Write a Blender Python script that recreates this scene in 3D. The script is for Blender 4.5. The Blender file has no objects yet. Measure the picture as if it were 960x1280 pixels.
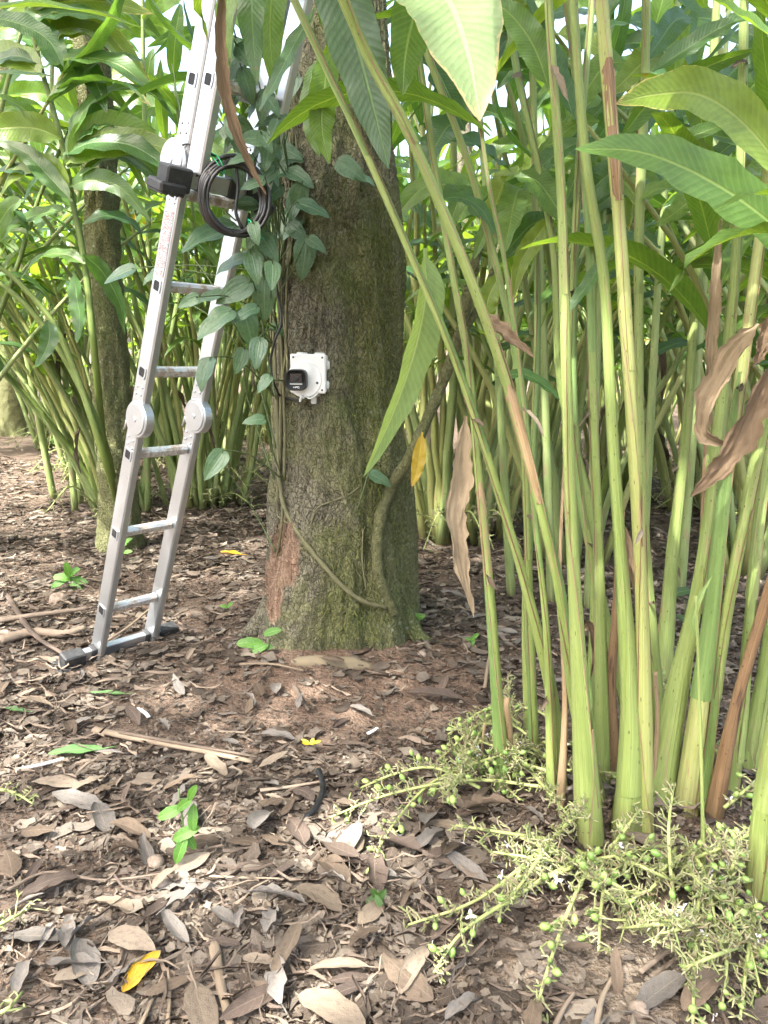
import bpy, math, random
import numpy as np
from mathutils import Vector, Matrix

# ------------------------------------------------------------------ camera, sky, sun, exposure
scene = bpy.context.scene
C = scene.collection
FPX, CAM_H, PITCH = 967.0, 1.10, math.radians(10.5)      # focal length in photo pixels, eye height, tilt
cam_data = bpy.data.cameras.new('camera')
cam_data.sensor_fit = 'VERTICAL'
cam_data.sensor_height = 24.0
cam_data.lens = FPX / 1280.0 * 24.0
cam_data.clip_start = 0.05
cam_data.clip_end = 600.0
cam = bpy.data.objects.new('camera', cam_data)
C.objects.link(cam)
cam.location = (0, 0, CAM_H)
cam.rotation_euler = (math.radians(90) - PITCH, 0, 0)
scene.camera = cam

SUN_DIR = Vector((-0.34, -0.40, 0.85)).normalized()     # towards the sun: high, from the left and a little behind
world = bpy.data.worlds.new('World')
scene.world = world
world.use_nodes = True
wn = world.node_tree
sky = wn.nodes.new('ShaderNodeTexSky')
sky.sky_type = 'NISHITA'
sky.sun_disc = False
sky.sun_elevation = math.asin(SUN_DIR.z)
sky.sun_rotation = math.atan2(SUN_DIR.x, SUN_DIR.y)
sky.air_density = 1.2
sky.dust_density = 7.0
bg = wn.nodes['Background']
bg.inputs['Strength'].default_value = 0.15
wn.links.new(sky.outputs[0], bg.inputs[0])
sun_data = bpy.data.lights.new('sun', 'SUN')
sun_data.energy = 3.0
sun_data.angle = math.radians(0.6)
sun_data.color = (1.0, 0.97, 0.91)
sun = bpy.data.objects.new('sun', sun_data)
C.objects.link(sun)
sun.rotation_euler = (-SUN_DIR).to_track_quat('-Z', 'Y').to_euler()
scene.view_settings.view_transform = 'Standard'
scene.view_settings.look = 'None'
scene.view_settings.gamma = 1.0
scene.view_settings.exposure = 2.72
scene.render.engine = 'CYCLES'
scene.cycles.use_denoising = True
scene.cycles.max_bounces = 7
scene.cycles.diffuse_bounces = 6
scene.cycles.glossy_bounces = 2
scene.cycles.transmission_bounces = 6
scene.cycles.use_adaptive_sampling = True
scene.cycles.adaptive_threshold = 0.025
scene.cycles.transparent_max_bounces = 4
scene.cycles.sample_clamp_indirect = 6.0

rng = np.random.default_rng(7)
R = random.Random(11)
PI = math.pi

# ------------------------------------------------------------------ photo pixel -> place in the scene
def ray(px, py):
    xc, yc = (px - 480) / FPX, (640 - py) / FPX
    return Vector((xc, math.cos(PITCH) + yc * math.sin(PITCH), -math.sin(PITCH) + yc * math.cos(PITCH)))
def P(px, py, D):                       # the point at distance D (world y)
    d = ray(px, py)
    return d * (D / d.y) + Vector((0, 0, CAM_H))
def mpp(px, py, D):                     # metres per photo pixel there
    return D / ray(px, py).y / FPX
def vnoise(x, y, seed=0):               # smooth value noise on arrays, -1..1
    x = np.asarray(x, float); y = np.asarray(y, float)
    xi, yi = np.floor(x).astype(np.int64), np.floor(y).astype(np.int64)
    xf, yf = x - xi, y - yi
    xf, yf = xf * xf * (3 - 2 * xf), yf * yf * (3 - 2 * yf)
    def h(a, b):
        n = (a * 374761393 + b * 668265263 + seed * 1442695041) & 0x7fffffff
        n = ((n ^ (n >> 13)) * 1274126177) & 0x7fffffff
        n = n ^ (n >> 16)
        return (n & 0xffff) / 32767.5 - 1
    return (h(xi, yi) * (1 - xf) + h(xi + 1, yi) * xf) * (1 - yf) + (h(xi, yi + 1) * (1 - xf) + h(xi + 1, yi + 1) * xf) * yf
def gz(x, y):                           # lie of the land
    x = np.asarray(x, float); y = np.asarray(y, float)
    z = 0.03 * vnoise(x * 0.9 + 3, y * 0.9, 1) + 0.012 * vnoise(x * 3, y * 3, 2)
    z = z + 0.05 * np.exp(-((x + 0.2) ** 2 + (y - 3.0) ** 2) / 0.35)
    z = z + 0.05 * np.exp(-((x - 0.62) ** 2 + (y - 1.8) ** 2) / 0.12)
    z = z + np.clip(y - 5.0, 0, 40) * 0.012 + np.clip(np.abs(y) - 45, 0, 200) * 0.05
    return z
def G(px, py, h=0.0):                   # where the ray meets the ground (h above it)
    d = ray(px, py); z = h
    for _ in range(12):
        t = (z - CAM_H) / d.z
        z = float(gz(d.x * t, d.y * t)) + h
    return d * t + Vector((0, 0, CAM_H))
def unproject_xy(x, y, z):              # scene point -> photo pixel
    v = Vector((x, y, z - CAM_H))
    fw = v.y * math.cos(PITCH) - v.z * math.sin(PITCH)
    up = v.y * math.sin(PITCH) + v.z * math.cos(PITCH)
    return 480 + FPX * v.x / fw, 640 - FPX * up / fw

# ------------------------------------------------------------------ objects and labels
ORG = {}
def tag(o, label=None, cat=None, group=None, kind=None):
    if label: o['label'] = label
    if cat: o['category'] = cat
    if group: o['group'] = group
    if kind: o['kind'] = kind
    return o
def empty(name, loc, label, cat, group=None):
    o = bpy.data.objects.new(name, None)
    o.empty_display_size = 0.05
    C.objects.link(o); o.location = loc
    ORG[o.name] = Vector(loc)
    return tag(o, label, cat, group)
def put(name, me, parent=None, mat4=None):
    o = bpy.data.objects.new(name, me)
    C.objects.link(o)
    if parent is not None: o.parent = parent
    if mat4 is not None: o.matrix_local = mat4
    return o
class MB:
    """collects geometry in scene coordinates; build() links it as one mesh object"""
    def __init__(s): s.v = []; s.f = []; s.uv = []; s.mi = []; s.n = 0; s.sm = []
    def add(s, verts, faces, uvs=None, mi=0, smooth=True):
        verts = [tuple(p) for p in verts]
        s.v += verts
        s.uv += uvs if uvs is not None else [(p[0], p[2]) for p in verts]
        s.f += [tuple(i + s.n for i in f) for f in faces]
        s.mi += [mi] * len(faces); s.sm += [smooth] * len(faces)
        s.n += len(verts)
        return s
    def mesh(s, name, mats, org=(0, 0, 0)):
        me = bpy.data.meshes.new(name)
        o = Vector(org)
        me.from_pydata([(p[0] - o.x, p[1] - o.y, p[2] - o.z) for p in s.v], [], s.f)
        uvl = me.uv_layers.new(name='UVMap')
        idx = np.empty(len(me.loops), np.int32); me.loops.foreach_get('vertex_index', idx)
        uvl.data.foreach_set('uv', np.asarray(s.uv, np.float32)[idx].ravel())
        me.polygons.foreach_set('material_index', np.asarray(s.mi, np.int32))
        me.polygons.foreach_set('use_smooth', np.asarray(s.sm, bool))
        for m in (mats if isinstance(mats, (list, tuple)) else [mats]): me.materials.append(m)
        me.update()
        return me
    def build(s, name, mats, parent=None, org=None):
        root = parent
        if root is not None:
            while root.parent is not None: root = root.parent
            org = ORG[root.name]
        o = put(name, s.mesh(name, mats, org or (0, 0, 0)), parent)
        if parent is None and org is not None:
            o.location = org; ORG[o.name] = Vector(org)
        return o
def np_mesh(name, V, F, UV, mat, smooth=True):     # big meshes straight from arrays (quads or triangles)
    me = bpy.data.meshes.new(name)
    k = F.shape[1]
    me.vertices.add(len(V)); me.vertices.foreach_set('co', V.astype(np.float32).ravel())
    me.loops.add(F.size); me.loops.foreach_set('vertex_index', F.astype(np.int32).ravel())
    me.polygons.add(len(F))
    me.polygons.foreach_set('loop_start', np.arange(0, F.size, k, dtype=np.int32))
    me.polygons.foreach_set('use_smooth', np.full(len(F), smooth))
    if UV is not None:
        uvl = me.uv_layers.new(name='UVMap')
        uvl.data.foreach_set('uv', UV[F.ravel()].astype(np.float32).ravel())
    me.materials.append(mat)
    me.update(calc_edges=True); me.validate()
    return me

# ------------------------------------------------------------------ shapes
def smooth_path(pts, n):                # Catmull-Rom through the points, n samples
    p = [Vector(q) for q in pts]
    if len(p) == 2: return [p[0].lerp(p[1], i / (n - 1)) for i in range(n)]
    p = [p[0] * 2 - p[1]] + p + [p[-1] * 2 - p[-2]]
    seg = len(p) - 3; out = []
    for i in range(n):
        t = i / (n - 1) * seg; k = min(int(t), seg - 1); t -= k
        a, b, c, d = p[k:k + 4]
        out.append(0.5 * ((2 * b) + (c - a) * t + (2 * a - 5 * b + 4 * c - d) * t * t + (3 * b - a - 3 * c + d) * t ** 3))
    return out
def frames(pts):
    T = []
    for i in range(len(pts)):
        a, b = pts[max(i - 1, 0)], pts[min(i + 1, len(pts) - 1)]
        v = (b - a); T.append(v.normalized() if v.length > 1e-9 else Vector((0, 0, 1)))
    ref = Vector((0, 1, 0)) if abs(T[0].y) < 0.8 else Vector((1, 0, 0))
    n = (ref - T[0] * ref.dot(T[0])).normalized(); out = []
    for t in T:
        n = (n - t * n.dot(t)).normalized()
        out.append((t, n, t.cross(n)))
    return out
def tube(mb, pts, rad, seg=8, mi=0, cap=True, lobes=0, amp=0.0, a0=0.0, a1=2 * PI, flat=1.0, jit=0.0):
    pts = [Vector(p) for p in pts]
    fr = frames(pts); n = len(pts)
    full = abs(a1 - a0 - 2 * PI) < 1e-6
    cols = seg if full else seg + 1
    V, U = [], []; L = 0.0
    for i, (p, (t, a, b)) in enumerate(zip(pts, fr)):
        r = rad[i] if hasattr(rad, '__len__') else rad
        if i: L += (p - pts[i - 1]).length
        for j in range(cols):
            th = a0 + (a1 - a0) * j / seg
            rr = r * (1 + amp * math.cos(lobes * th + i * 0.05)) * (1 + (R.uniform(-jit, jit) if jit else 0))
            V.append(p + a * (math.cos(th) * rr) + b * (math.sin(th) * rr * flat)); U.append((j / seg, L))
    Fs = []
    for i in range(n - 1):
        for j in range(seg):
            j2 = (j + 1) % cols
            Fs.append((i * cols + j, i * cols + j2, (i + 1) * cols + j2, (i + 1) * cols + j))
    if cap and full:
        Fs.append(tuple(range(cols - 1, -1, -1))); Fs.append(tuple((n - 1) * cols + j for j in range(cols)))
    mb.add(V, Fs, U, mi)
    return mb
def rbox(mb, c, ax, ay, az, sx, sy, sz, bev=0.004, mi=0):
    """box with chamfered edges, centre c, unit axes, full sizes"""
    hx, hy, hz = sx / 2, sy / 2, sz / 2; b = min(bev, hx * .9, hy * .9, hz * .9)
    idx = {}; V = []
    for i, (X, Y, Z) in enumerate([(x, y, z) for x in (-1, 1) for y in (-1, 1) for z in (-1, 1)]):
        for k, (dx, dy, dz) in enumerate(((0, b, b), (b, 0, b), (b, b, 0))):
            idx[(X, Y, Z, k)] = len(V)
            V.append(c + ax * (X * (hx - dx)) + ay * (Y * (hy - dy)) + az * (Z * (hz - dz)))
    F = []
    def q(*k): F.append(tuple(idx[i] for i in k))
    for s in (-1, 1):
        q((s, -1, -1, 0), (s, 1, -1, 0), (s, 1, 1, 0), (s, -1, 1, 0))
        q((-1, s, -1, 1), (1, s, -1, 1), (1, s, 1, 1), (-1, s, 1, 1))
        q((-1, -1, s, 2), (1, -1, s, 2), (1, 1, s, 2), (-1, 1, s, 2))
    for s in (-1, 1):
        for t in (-1, 1):
            q((s, t, -1, 0), (s, t, 1, 0), (s, t, 1, 1), (s, t, -1, 1))
            q((s, -1, t, 0), (s, 1, t, 0), (s, 1, t, 2), (s, -1, t, 2))
            q((-1, s, t, 1), (1, s, t, 1), (1, s, t, 2), (-1, s, t, 2))
    for X in (-1, 1):
        for Y in (-1, 1):
            for Z in (-1, 1): q((X, Y, Z, 0), (X, Y, Z, 1), (X, Y, Z, 2))
    # outward facing
    out = []
    for f in F:
        p = [V[i] for i in f]; nrm = (p[1] - p[0]).cross(p[2] - p[0]); m = sum(p, Vector()) / len(p)
        out.append(f if nrm.dot(m - c) > 0 else f[::-1])
    mb.add(V, out, None, mi, smooth=False)
    return mb
def disc(mb, c, n, r, th, seg=28, bev=0.002, mi=0, ref=Vector((0, 0, 1))):
    n = n.normalized(); a = (ref - n * ref.dot(n)).normalized(); b = n.cross(a)
    V = []
    for (rr, h) in ((r, 0), (r, th - bev), (r - bev, th)):
        for j in range(seg):
            t = 2 * PI * j / seg; V.append(c + a * (rr * math.cos(t)) + b * (rr * math.sin(t)) + n * h)
    F = []
    for i in range(2):
        for j in range(seg): F.append((i * seg + j, i * seg + (j + 1) % seg, (i + 1) * seg + (j + 1) % seg, (i + 1) * seg + j))
    F.append(tuple(2 * seg + j for j in range(seg))); F.append(tuple(range(seg - 1, -1, -1)))
    mb.add(V, F, None, mi, smooth=False)
    return mb
def blob(mb, c, r, ax=Vector((0, 0, 1)), stretch=1.3, seg=8, rings=5, mi=0):
    ax = ax.normalized(); ref = Vector((1, 0, 0)) if abs(ax.x) < .8 else Vector((0, 1, 0))
    a = (ref - ax * ref.dot(ax)).normalized(); b = ax.cross(a)
    V = [c - ax * (r * stretch)]; U = [(0, 0)]
    for i in range(1, rings):
        t = PI * i / rings
        for j in range(seg):
            s = 2 * PI * j / seg
            V.append(c - ax * (r * stretch * math.cos(t)) + (a * math.cos(s) + b * math.sin(s)) * (r * math.sin(t))); U.append((j / seg, i / rings))
    V.append(c + ax * (r * stretch)); U.append((0, 1))
    F = [(0, 1 + (j + 1) % seg, 1 + j) for j in range(seg)]
    for i in range(rings - 2):
        for j in range(seg): F.append((1 + i * seg + j, 1 + i * seg + (j + 1) % seg, 1 + (i + 1) * seg + (j + 1) % seg, 1 + (i + 1) * seg + j))
    e = len(V) - 1; o = 1 + (rings - 2) * seg
    F += [(e, o + j, o + (j + 1) % seg) for j in range(seg)]
    mb.add(V, F, U, mi)
    return mb
def lance(t):                            # outline of a long ginger-type leaf, 0..1
    if t < 0.05: return 0.10
    u = (t - 0.05) / 0.95
    return max(0.0, 0.10 * (1 - u) + 1.25 * (u ** 0.62) * (1 - u) ** 0.80 * (1.42 - 0.45 * u) * 1.02) if u < 1 else 0.0
def heart(t):
    if t <= 0: return 0.25
    return max(0.0, min(1.0, 1.9 * (t + 0.02) ** 0.42 * (1 - t) ** 0.75 * (1.05 - 0.35 * t)))
def ovate(t): return max(0.0, min(1.0, 1.75 * (t + 0.004) ** 0.55 * (1 - t) ** 0.62))
def leaf(mb, pts, width, face, prof=lance, fold=0.25, wave=0.0, wn=5.0, nw=4, nl=None, twist=0.0, mi=0, edge_noise=0.0, ph=None, curl=0.0, ribs=0.0):
    """leaf blade along pts; face is the way its upper side looks"""
    nl = nl or len(pts); pts = smooth_path(pts, nl)
    face = Vector(face).normalized(); ph = R.uniform(0, 6.28) if ph is None else ph
    V, U = [], []; cols = 2 * nw + 1
    for i, p in enumerate(pts):
        a, b = pts[max(i - 1, 0)], pts[min(i + 1, nl - 1)]
        t = (b - a).normalized()
        n = face - t * face.dot(t)
        n = n.normalized() if n.length > 1e-4 else Vector((0, 0, 1))
        v = i / (nl - 1)
        if twist: n = Matrix.Rotation(twist * v, 3, t) @ n
        s = t.cross(n)
        w = width / 2 * prof(v)
        for j in range(cols):
            q = (j - nw) / nw; aq = abs(q)
            ww = w * (1 + edge_noise * aq * math.sin(23 * v + ph * (2 if q > 0 else 3)) * math.sin(51 * v + ph))
            k = fold + curl * aq
            off = aq * ww * math.sin(k) + wave * width * aq * aq * math.sin(wn * 2 * PI * v + ph + (1.3 if q > 0 else 0)) * min(1, 4 * v * (1 - v) + .1)
            if ribs: off += ribs * width * (math.sin(q * 11 + ph) * .5 + float(vnoise(q * 3 + ph, v * 9, 4)) + .6 * float(vnoise(q * 7, v * 24 + ph, 5))) * min(1, 5 * v * (1 - v))
            V.append(p + s * (q * ww * math.cos(k)) + n * off); U.append(((q + 1) / 2, v))
    F = []
    for i in range(nl - 1):
        for j in range(cols - 1): F.append((i * cols + j, i * cols + j + 1, (i + 1) * cols + j + 1, (i + 1) * cols + j))
    mb.add(V, F, U, mi)
    return mb
def droop_path(length, a0, droop, n=9, side=0.0):     # local: starts along +y raised by a0, sinks by droop radians
    p = Vector((0, 0, 0)); out = [p.copy()]
    for i in range(n - 1):
        t = (i + .5) / (n - 1); a = a0 - droop * t ** 1.3; s = side * t
        p = p + Vector((math.sin(s) * math.cos(a), math.cos(s) * math.cos(a), math.sin(a))) * (length / (n - 1)); out.append(p.copy())
    return out

# ------------------------------------------------------------------ materials
class NT:
    def __init__(s, name):
        s.m = bpy.data.materials.new(name); s.m.use_nodes = True; s.t = s.m.node_tree
        s.t.nodes.clear(); s.out = s.t.nodes.new('ShaderNodeOutputMaterial')
    def n(s, typ, ins=None, out=0, **props):
        nd = s.t.nodes.new('ShaderNode' + typ)
        for k, v in props.items(): setattr(nd, k, v)
        for k, v in (ins or {}).items():
            sock = nd.inputs[k]
            if isinstance(v, bpy.types.NodeSocket): s.t.links.new(v, sock)
            else:
                if sock.type == 'RGBA' and len(v) == 3: v = (*v, 1)
                sock.default_value = v
        return nd.outputs[out] if out is not None else nd
    def math(s, op, a, b=0.0, c=None):
        d = {0: a, 1: b}
        if c is not None: d[2] = c
        return s.n('Math', d, operation=op)
    def mix(s, f, a, b, blend='MIX'): return s.n('MixRGB', {0: f, 1: a, 2: b}, blend_type=blend)
    def noise(s, vec, scale, detail=4, rough=.55, dist=0.0, out=0):
        return s.n('TexNoise', {'Vector': vec, 'Scale': scale, 'Detail': detail, 'Roughness': rough, 'Distortion': dist}, out)
    def ramp(s, f, stops):
        nd = s.n('ValToRGB', {0: f}, None); cr = nd.color_ramp
        while len(cr.elements) < len(stops): cr.elements.new(0.5)
        for e, (p, c) in zip(cr.elements, stops): e.position = p; e.color = (*c, 1) if len(c) == 3 else c
        return nd.outputs[0]
    def rng(s, f, a, b, c=0.0, d=1.0): return s.n('MapRange', {0: f, 1: a, 2: b, 3: c, 4: d}, interpolation_type='SMOOTHSTEP')
    def bump(s, h, strength=.4, dist=.01): return s.n('Bump', {'Height': h, 'Strength': strength, 'Distance': dist})
    def rand(s):            # differs from object to object and from piece to piece
        return s.math('FRACT', s.math('ADD', s.n('ObjectInfo', out=5), s.n('NewGeometry', out=8)))
    def scalevec(s, v, sc): return s.n('Mapping', {0: v, 3: sc})
    def pbr(s, col, rough=.6, spec=.5, bump=None, metal=0.0, trans=None, tfac=0.0, **kw):
        ins = {'Base Color': col, 'Roughness': rough, 'Specular IOR Level': spec, 'Metallic': metal}
        ins.update(kw)
        if bump is not None: ins['Normal'] = bump
        sh = s.n('BsdfPrincipled', ins)
        if trans is not None:
            ti = {0: trans}
            if bump is not None: ti[1] = bump
            sh = s.n('MixShader', {0: tfac, 1: sh, 2: s.n('BsdfTranslucent', ti)})
        s.t.links.new(sh, s.out.inputs[0])
        return s.m

def leaf_mat(name, c1, c2, rib, tmul=(1.5, 1.5, .6), tfac=.38, rough=.34, veins=64.0, vamt=.16, edge=None, eamt=0.0, spec=.5, lobed=False):
    k = NT(name); tc = k.n('TexCoord', out=2)
    sep = k.n('SeparateXYZ', {0: tc}, None); u, v = sep.outputs[0], sep.outputs[1]
    x = k.math('MULTIPLY', k.math('ABSOLUTE', k.math('SUBTRACT', u, .5)), 2.0)
    nz = k.noise(k.scalevec(tc, (3, 9, 1)), 1.5, 3)
    r = k.rand()
    if lobed:   # few arching veins that run to the tip
        w = k.math('SINE', k.math('MULTIPLY', k.math('DIVIDE', x, k.math('ADD', k.math('POWER', k.math('MULTIPLY', v, k.math('SUBTRACT', 1.05, v)), .6), .12)), 9.0))
        line = k.rng(w, .86, 1.0)
    else:
        w = k.math('SINE', k.math('ADD', k.math('SUBTRACT', k.math('MULTIPLY', v, veins * 6.283 / 2), k.math('MULTIPLY', x, 17.0)), k.math('MULTIPLY', nz, 3.0)))
        line = k.rng(w, .2, 1.0)
    mid = k.rng(x, .09, .02)
    c = k.mix(r, c1, c2)
    c = k.mix(k.math('MULTIPLY', k.rng(nz, .35, .75), .45), c, tuple(a * .62 for a in c1))
    c = k.mix(k.math('MULTIPLY', line, vamt), c, rib)
    c = k.mix(k.math('MULTIPLY', mid, .75), c, rib)
    if edge:
        e = k.math('ADD', k.math('MULTIPLY', k.math('POWER', x, 6.0), .42), k.math('ADD', k.math('MULTIPLY', k.math('POWER', v, 5.0), .55), k.math('MULTIPLY', k.noise(k.scalevec(tc, (4, 14, 1)), 2.2, 6, .75), 1.0)))
        em = k.rng(e, 1.0 - eamt * .25, 1.12 - eamt * .2)
        c = k.mix(em, c, edge)
        c = k.mix(k.rng(e, 1.14, 1.26), c, (.16, .075, .03))
    sp = k.noise(k.n('TexCoord', out=3), 28 if not lobed else 9, 5, .7)
    c = k.mix(k.math('MULTIPLY', k.rng(k.math('ADD', sp, k.math('MULTIPLY', k.math('POWER', v, 8.0), .22)), .68, .74), k.rng(r, .3, .6)), c, (.17, .12, .045))
    h = k.math('ADD', k.math('MULTIPLY', w, .12 if not lobed else .2), k.math('MULTIPLY', mid, -1.0))
    b = k.bump(k.math('ADD', h, k.math('MULTIPLY', nz, 1.2)), .35, .004)
    t = k.mix(1.0, c, tmul, 'MULTIPLY')
    rr = k.math('ADD', k.math('MULTIPLY', nz, .2), rough - .08)
    return k.pbr(c, rr, spec, b, trans=t, tfac=tfac)
def stem_mat(name, c1, c2, spot=(.07, .06, .02), streak=.5, patch=None, pamt=.0):
    k = NT(name); uv = k.n('TexCoord', out=2)
    r = k.rand()
    st = k.noise(k.scalevec(uv, (9, 1.4, 1)), 2.0, 5, .6)
    c = k.mix(k.math('ADD', k.math('MULTIPLY', st, .8), k.math('MULTIPLY', r, .35)), c1, c2)
    fine = k.noise(k.scalevec(uv, (46, 2.0, 1)), 1.0, 2)
    c = k.mix(k.math('MULTIPLY', k.rng(fine, .42, .66), .55 * streak), c, tuple(a * .55 for a in c1))
    vo = k.n('TexVoronoi', {'Vector': k.scalevec(uv, (9, 55, 1)), 'Scale': 1.0}, 0)
    c = k.mix(k.math('MULTIPLY', k.rng(vo, .20, .10), k.rng(k.noise(uv, 9, 2), .44, .58)), c, spot)
    if patch:
        pn = k.noise(k.scalevec(uv, (3, 3.5, 1)), 1.3, 6, .65)
        c = k.mix(k.rng(pn, .62 - pamt, .70 - pamt), c, patch)
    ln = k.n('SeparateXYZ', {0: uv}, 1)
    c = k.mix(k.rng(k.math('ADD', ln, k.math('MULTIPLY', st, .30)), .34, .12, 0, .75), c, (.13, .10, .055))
    big = k.noise(k.scalevec(uv, (1.5, 2.2, 1)), 1.7, 3)
    c = k.mix(k.math('MULTIPLY', k.rng(big, .42, .68), .5), c, tuple(a * b_ for a, b_ in zip(c1, (.75, .72, .6))))
    b = k.bump(k.math('ADD', fine, k.math('MULTIPLY', st, 1.5)), .55, .006)
    t = k.mix(1.0, c, (1.3, 1.3, .6), 'MULTIPLY')
    return k.pbr(c, .42, .4, b, trans=t, tfac=.12)
def dry_mat(name, stops, rough=.75, tfac=.18, veins=15.0, spec=.25):
    k = NT(name); tc = k.n('TexCoord', out=2)
    sep = k.n('SeparateXYZ', {0: tc}, None); u, v = sep.outputs[0], sep.outputs[1]
    x = k.math('MULTIPLY', k.math('ABSOLUTE', k.math('SUBTRACT', u, .5)), 2.0)
    r = k.rand()
    nz = k.noise(k.scalevec(tc, (2.5, 3.5, 1)), 2.0, 5, .65)
    nv = k.noise(k.n('TexCoord', out=3), 60, 3)
    c = k.ramp(k.math('ADD', r, k.math('MULTIPLY', k.math('SUBTRACT', nz, .5), .35)), stops)
    c = k.mix(k.math('MULTIPLY', k.rng(nz, .45, .7), .4), c, (.045, .033, .026))
    w = k.math('SINE', k.math('SUBTRACT', k.math('MULTIPLY', v, veins * 3.14), k.math('MULTIPLY', x, 9.0)))
    ln = k.math('ADD', k.math('MULTIPLY', k.rng(w, .88, 1.0), .3), k.rng(x, .06, .015))
    c = k.mix(k.math('MULTIPLY', ln, .28), c, (.30, .24, .18))
    b = k.bump(k.math('ADD', k.math('MULTIPLY', nv, 1.0), k.math('ADD', k.math('MULTIPLY', w, .06), nz)), .5, .004)
    return k.pbr(c, rough, spec, b, trans=c, tfac=tfac)

M = {}
M['leaf'] = leaf_mat('cardamom_leaf', (.065, .140, .028), (.130, .225, .040), (.20, .29, .085), (2.3, 2.0, .7), .48, rough=.36)
M['leaf_deep'] = leaf_mat('cardamom_leaf_deep', (.035, .088, .026), (.065, .145, .035), (.13, .22, .08), (2.3, 2.1, .7), .38, rough=.34, vamt=.12, spec=.5)
M['leaf_pale'] = leaf_mat('cardamom_leaf_pale', (.20, .30, .10), (.24, .34, .12), (.36, .44, .2), (1.5, 1.4, .8), .45, rough=.4)
M['leaf_worn'] = leaf_mat('cardamom_leaf_worn', (.13, .21, .030), (.18, .26, .035), (.26, .32, .09), (1.7, 1.5, .5), .42, rough=.36, edge=(.46, .40, .14), eamt=.35)
M['leaf_yellow'] = leaf_mat('cardamom_leaf_yellow', (.42, .30, .03), (.5, .36, .04), (.55, .42, .1), (1.2, 1.1, .5), .42, edge=(.30, .12, .03), eamt=.5)
M['pepper'] = leaf_mat('pepper_leaf', (.065, .135, .072), (.105, .185, .100), (.16, .25, .14), (1.7, 1.7, .7), .30, rough=.33, vamt=.35, lobed=True, spec=.55)
M['seedling'] = leaf_mat('seedling_leaf', (.075, .20, .030), (.11, .26, .04), (.22, .40, .1), (1.5, 1.4, .6), .4, veins=16, rough=.4)
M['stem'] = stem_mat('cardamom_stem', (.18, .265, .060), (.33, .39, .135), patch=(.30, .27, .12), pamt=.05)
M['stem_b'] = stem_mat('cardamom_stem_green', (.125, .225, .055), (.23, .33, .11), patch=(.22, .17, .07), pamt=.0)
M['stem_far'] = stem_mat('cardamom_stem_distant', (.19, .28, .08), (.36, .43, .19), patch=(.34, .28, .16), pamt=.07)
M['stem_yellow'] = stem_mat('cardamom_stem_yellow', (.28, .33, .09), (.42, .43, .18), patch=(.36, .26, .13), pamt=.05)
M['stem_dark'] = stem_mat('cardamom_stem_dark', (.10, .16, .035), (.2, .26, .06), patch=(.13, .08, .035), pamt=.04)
M['sheath'] = stem_mat('dry_sheath', (.33, .22, .115), (.50, .38, .24), spot=(.10, .05, .03), streak=1.0, patch=(.17, .10, .06), pamt=.03)
M['sheath_dark'] = stem_mat('brown_sheath', (.17, .10, .05), (.32, .21, .115), spot=(.05, .03, .02), streak=1.0, patch=(.08, .05, .035), pamt=.06)
LITTER = [(0, (.032, .025, .019)), (.22, (.064, .050, .038)), (.5, (.108, .086, .066)), (.72, (.14, .12, .10)), (.88, (.18, .15, .115)), (1, (.29, .25, .20))]
M['litter'] = dry_mat('leaf_litter', LITTER)
M['dry_tan'] = dry_mat('dry_leaf_tan', [(0, (.165, .13, .094)), (.5, (.22, .177, .13)), (1, (.29, .238, .18))], tfac=.3)
M['dry_brown'] = dry_mat('dry_leaf_brown', [(0, (.082, .060, .042)), (.5, (.118, .088, .062)), (1, (.165, .125, .09))], tfac=.2)
M['dry_dark'] = dry_mat('dry_leaf_dark', [(0, (.050, .037, .03)), (.5, (.08, .06, .048)), (1, (.115, .085, .066))], tfac=.05)
M['dry_grey'] = dry_mat('dry_leaf_grey', [(0, (.105, .096, .085)), (.5, (.148, .136, .121)), (1, (.205, .188, .168))], tfac=.1)
M['twig'] = dry_mat('dry_twig', [(0, (.07, .052, .040)), (.5, (.135, .105, .08)), (1, (.25, .20, .15))], tfac=0.0)
M['straw'] = dry_mat('dry_straw', [(0, (.15, .115, .08)), (.5, (.215, .17, .12)), (1, (.30, .24, .175))], tfac=0.0)
M['leaf_lit'] = leaf_mat('cardamom_leaf_sunlit', (.23, .33, .14), (.26, .36, .16), (.36, .44, .24), (1.5, 1.4, .8), .45, rough=.36, edge=(.50, .42, .20), eamt=.5)  # paler copy of the worn leaf: sunlight on the blade is painted into its colour
M['hang_tan'] = dry_mat('hanging_leaf_tan', [(0, (.27, .20, .125)), (.5, (.35, .265, .17)), (1, (.43, .34, .23))], tfac=.32)
M['hang_brown'] = dry_mat('hanging_leaf_brown', [(0, (.16, .11, .066)), (.5, (.22, .155, .095)), (1, (.28, .20, .13))], tfac=.25)
M['raceme'] = dry_mat('raceme_bract', [(0, (.17, .22, .075)), (.4, (.25, .28, .12)), (.75, (.34, .33, .19)), (1, (.19, .15, .09))], tfac=.15)

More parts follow.
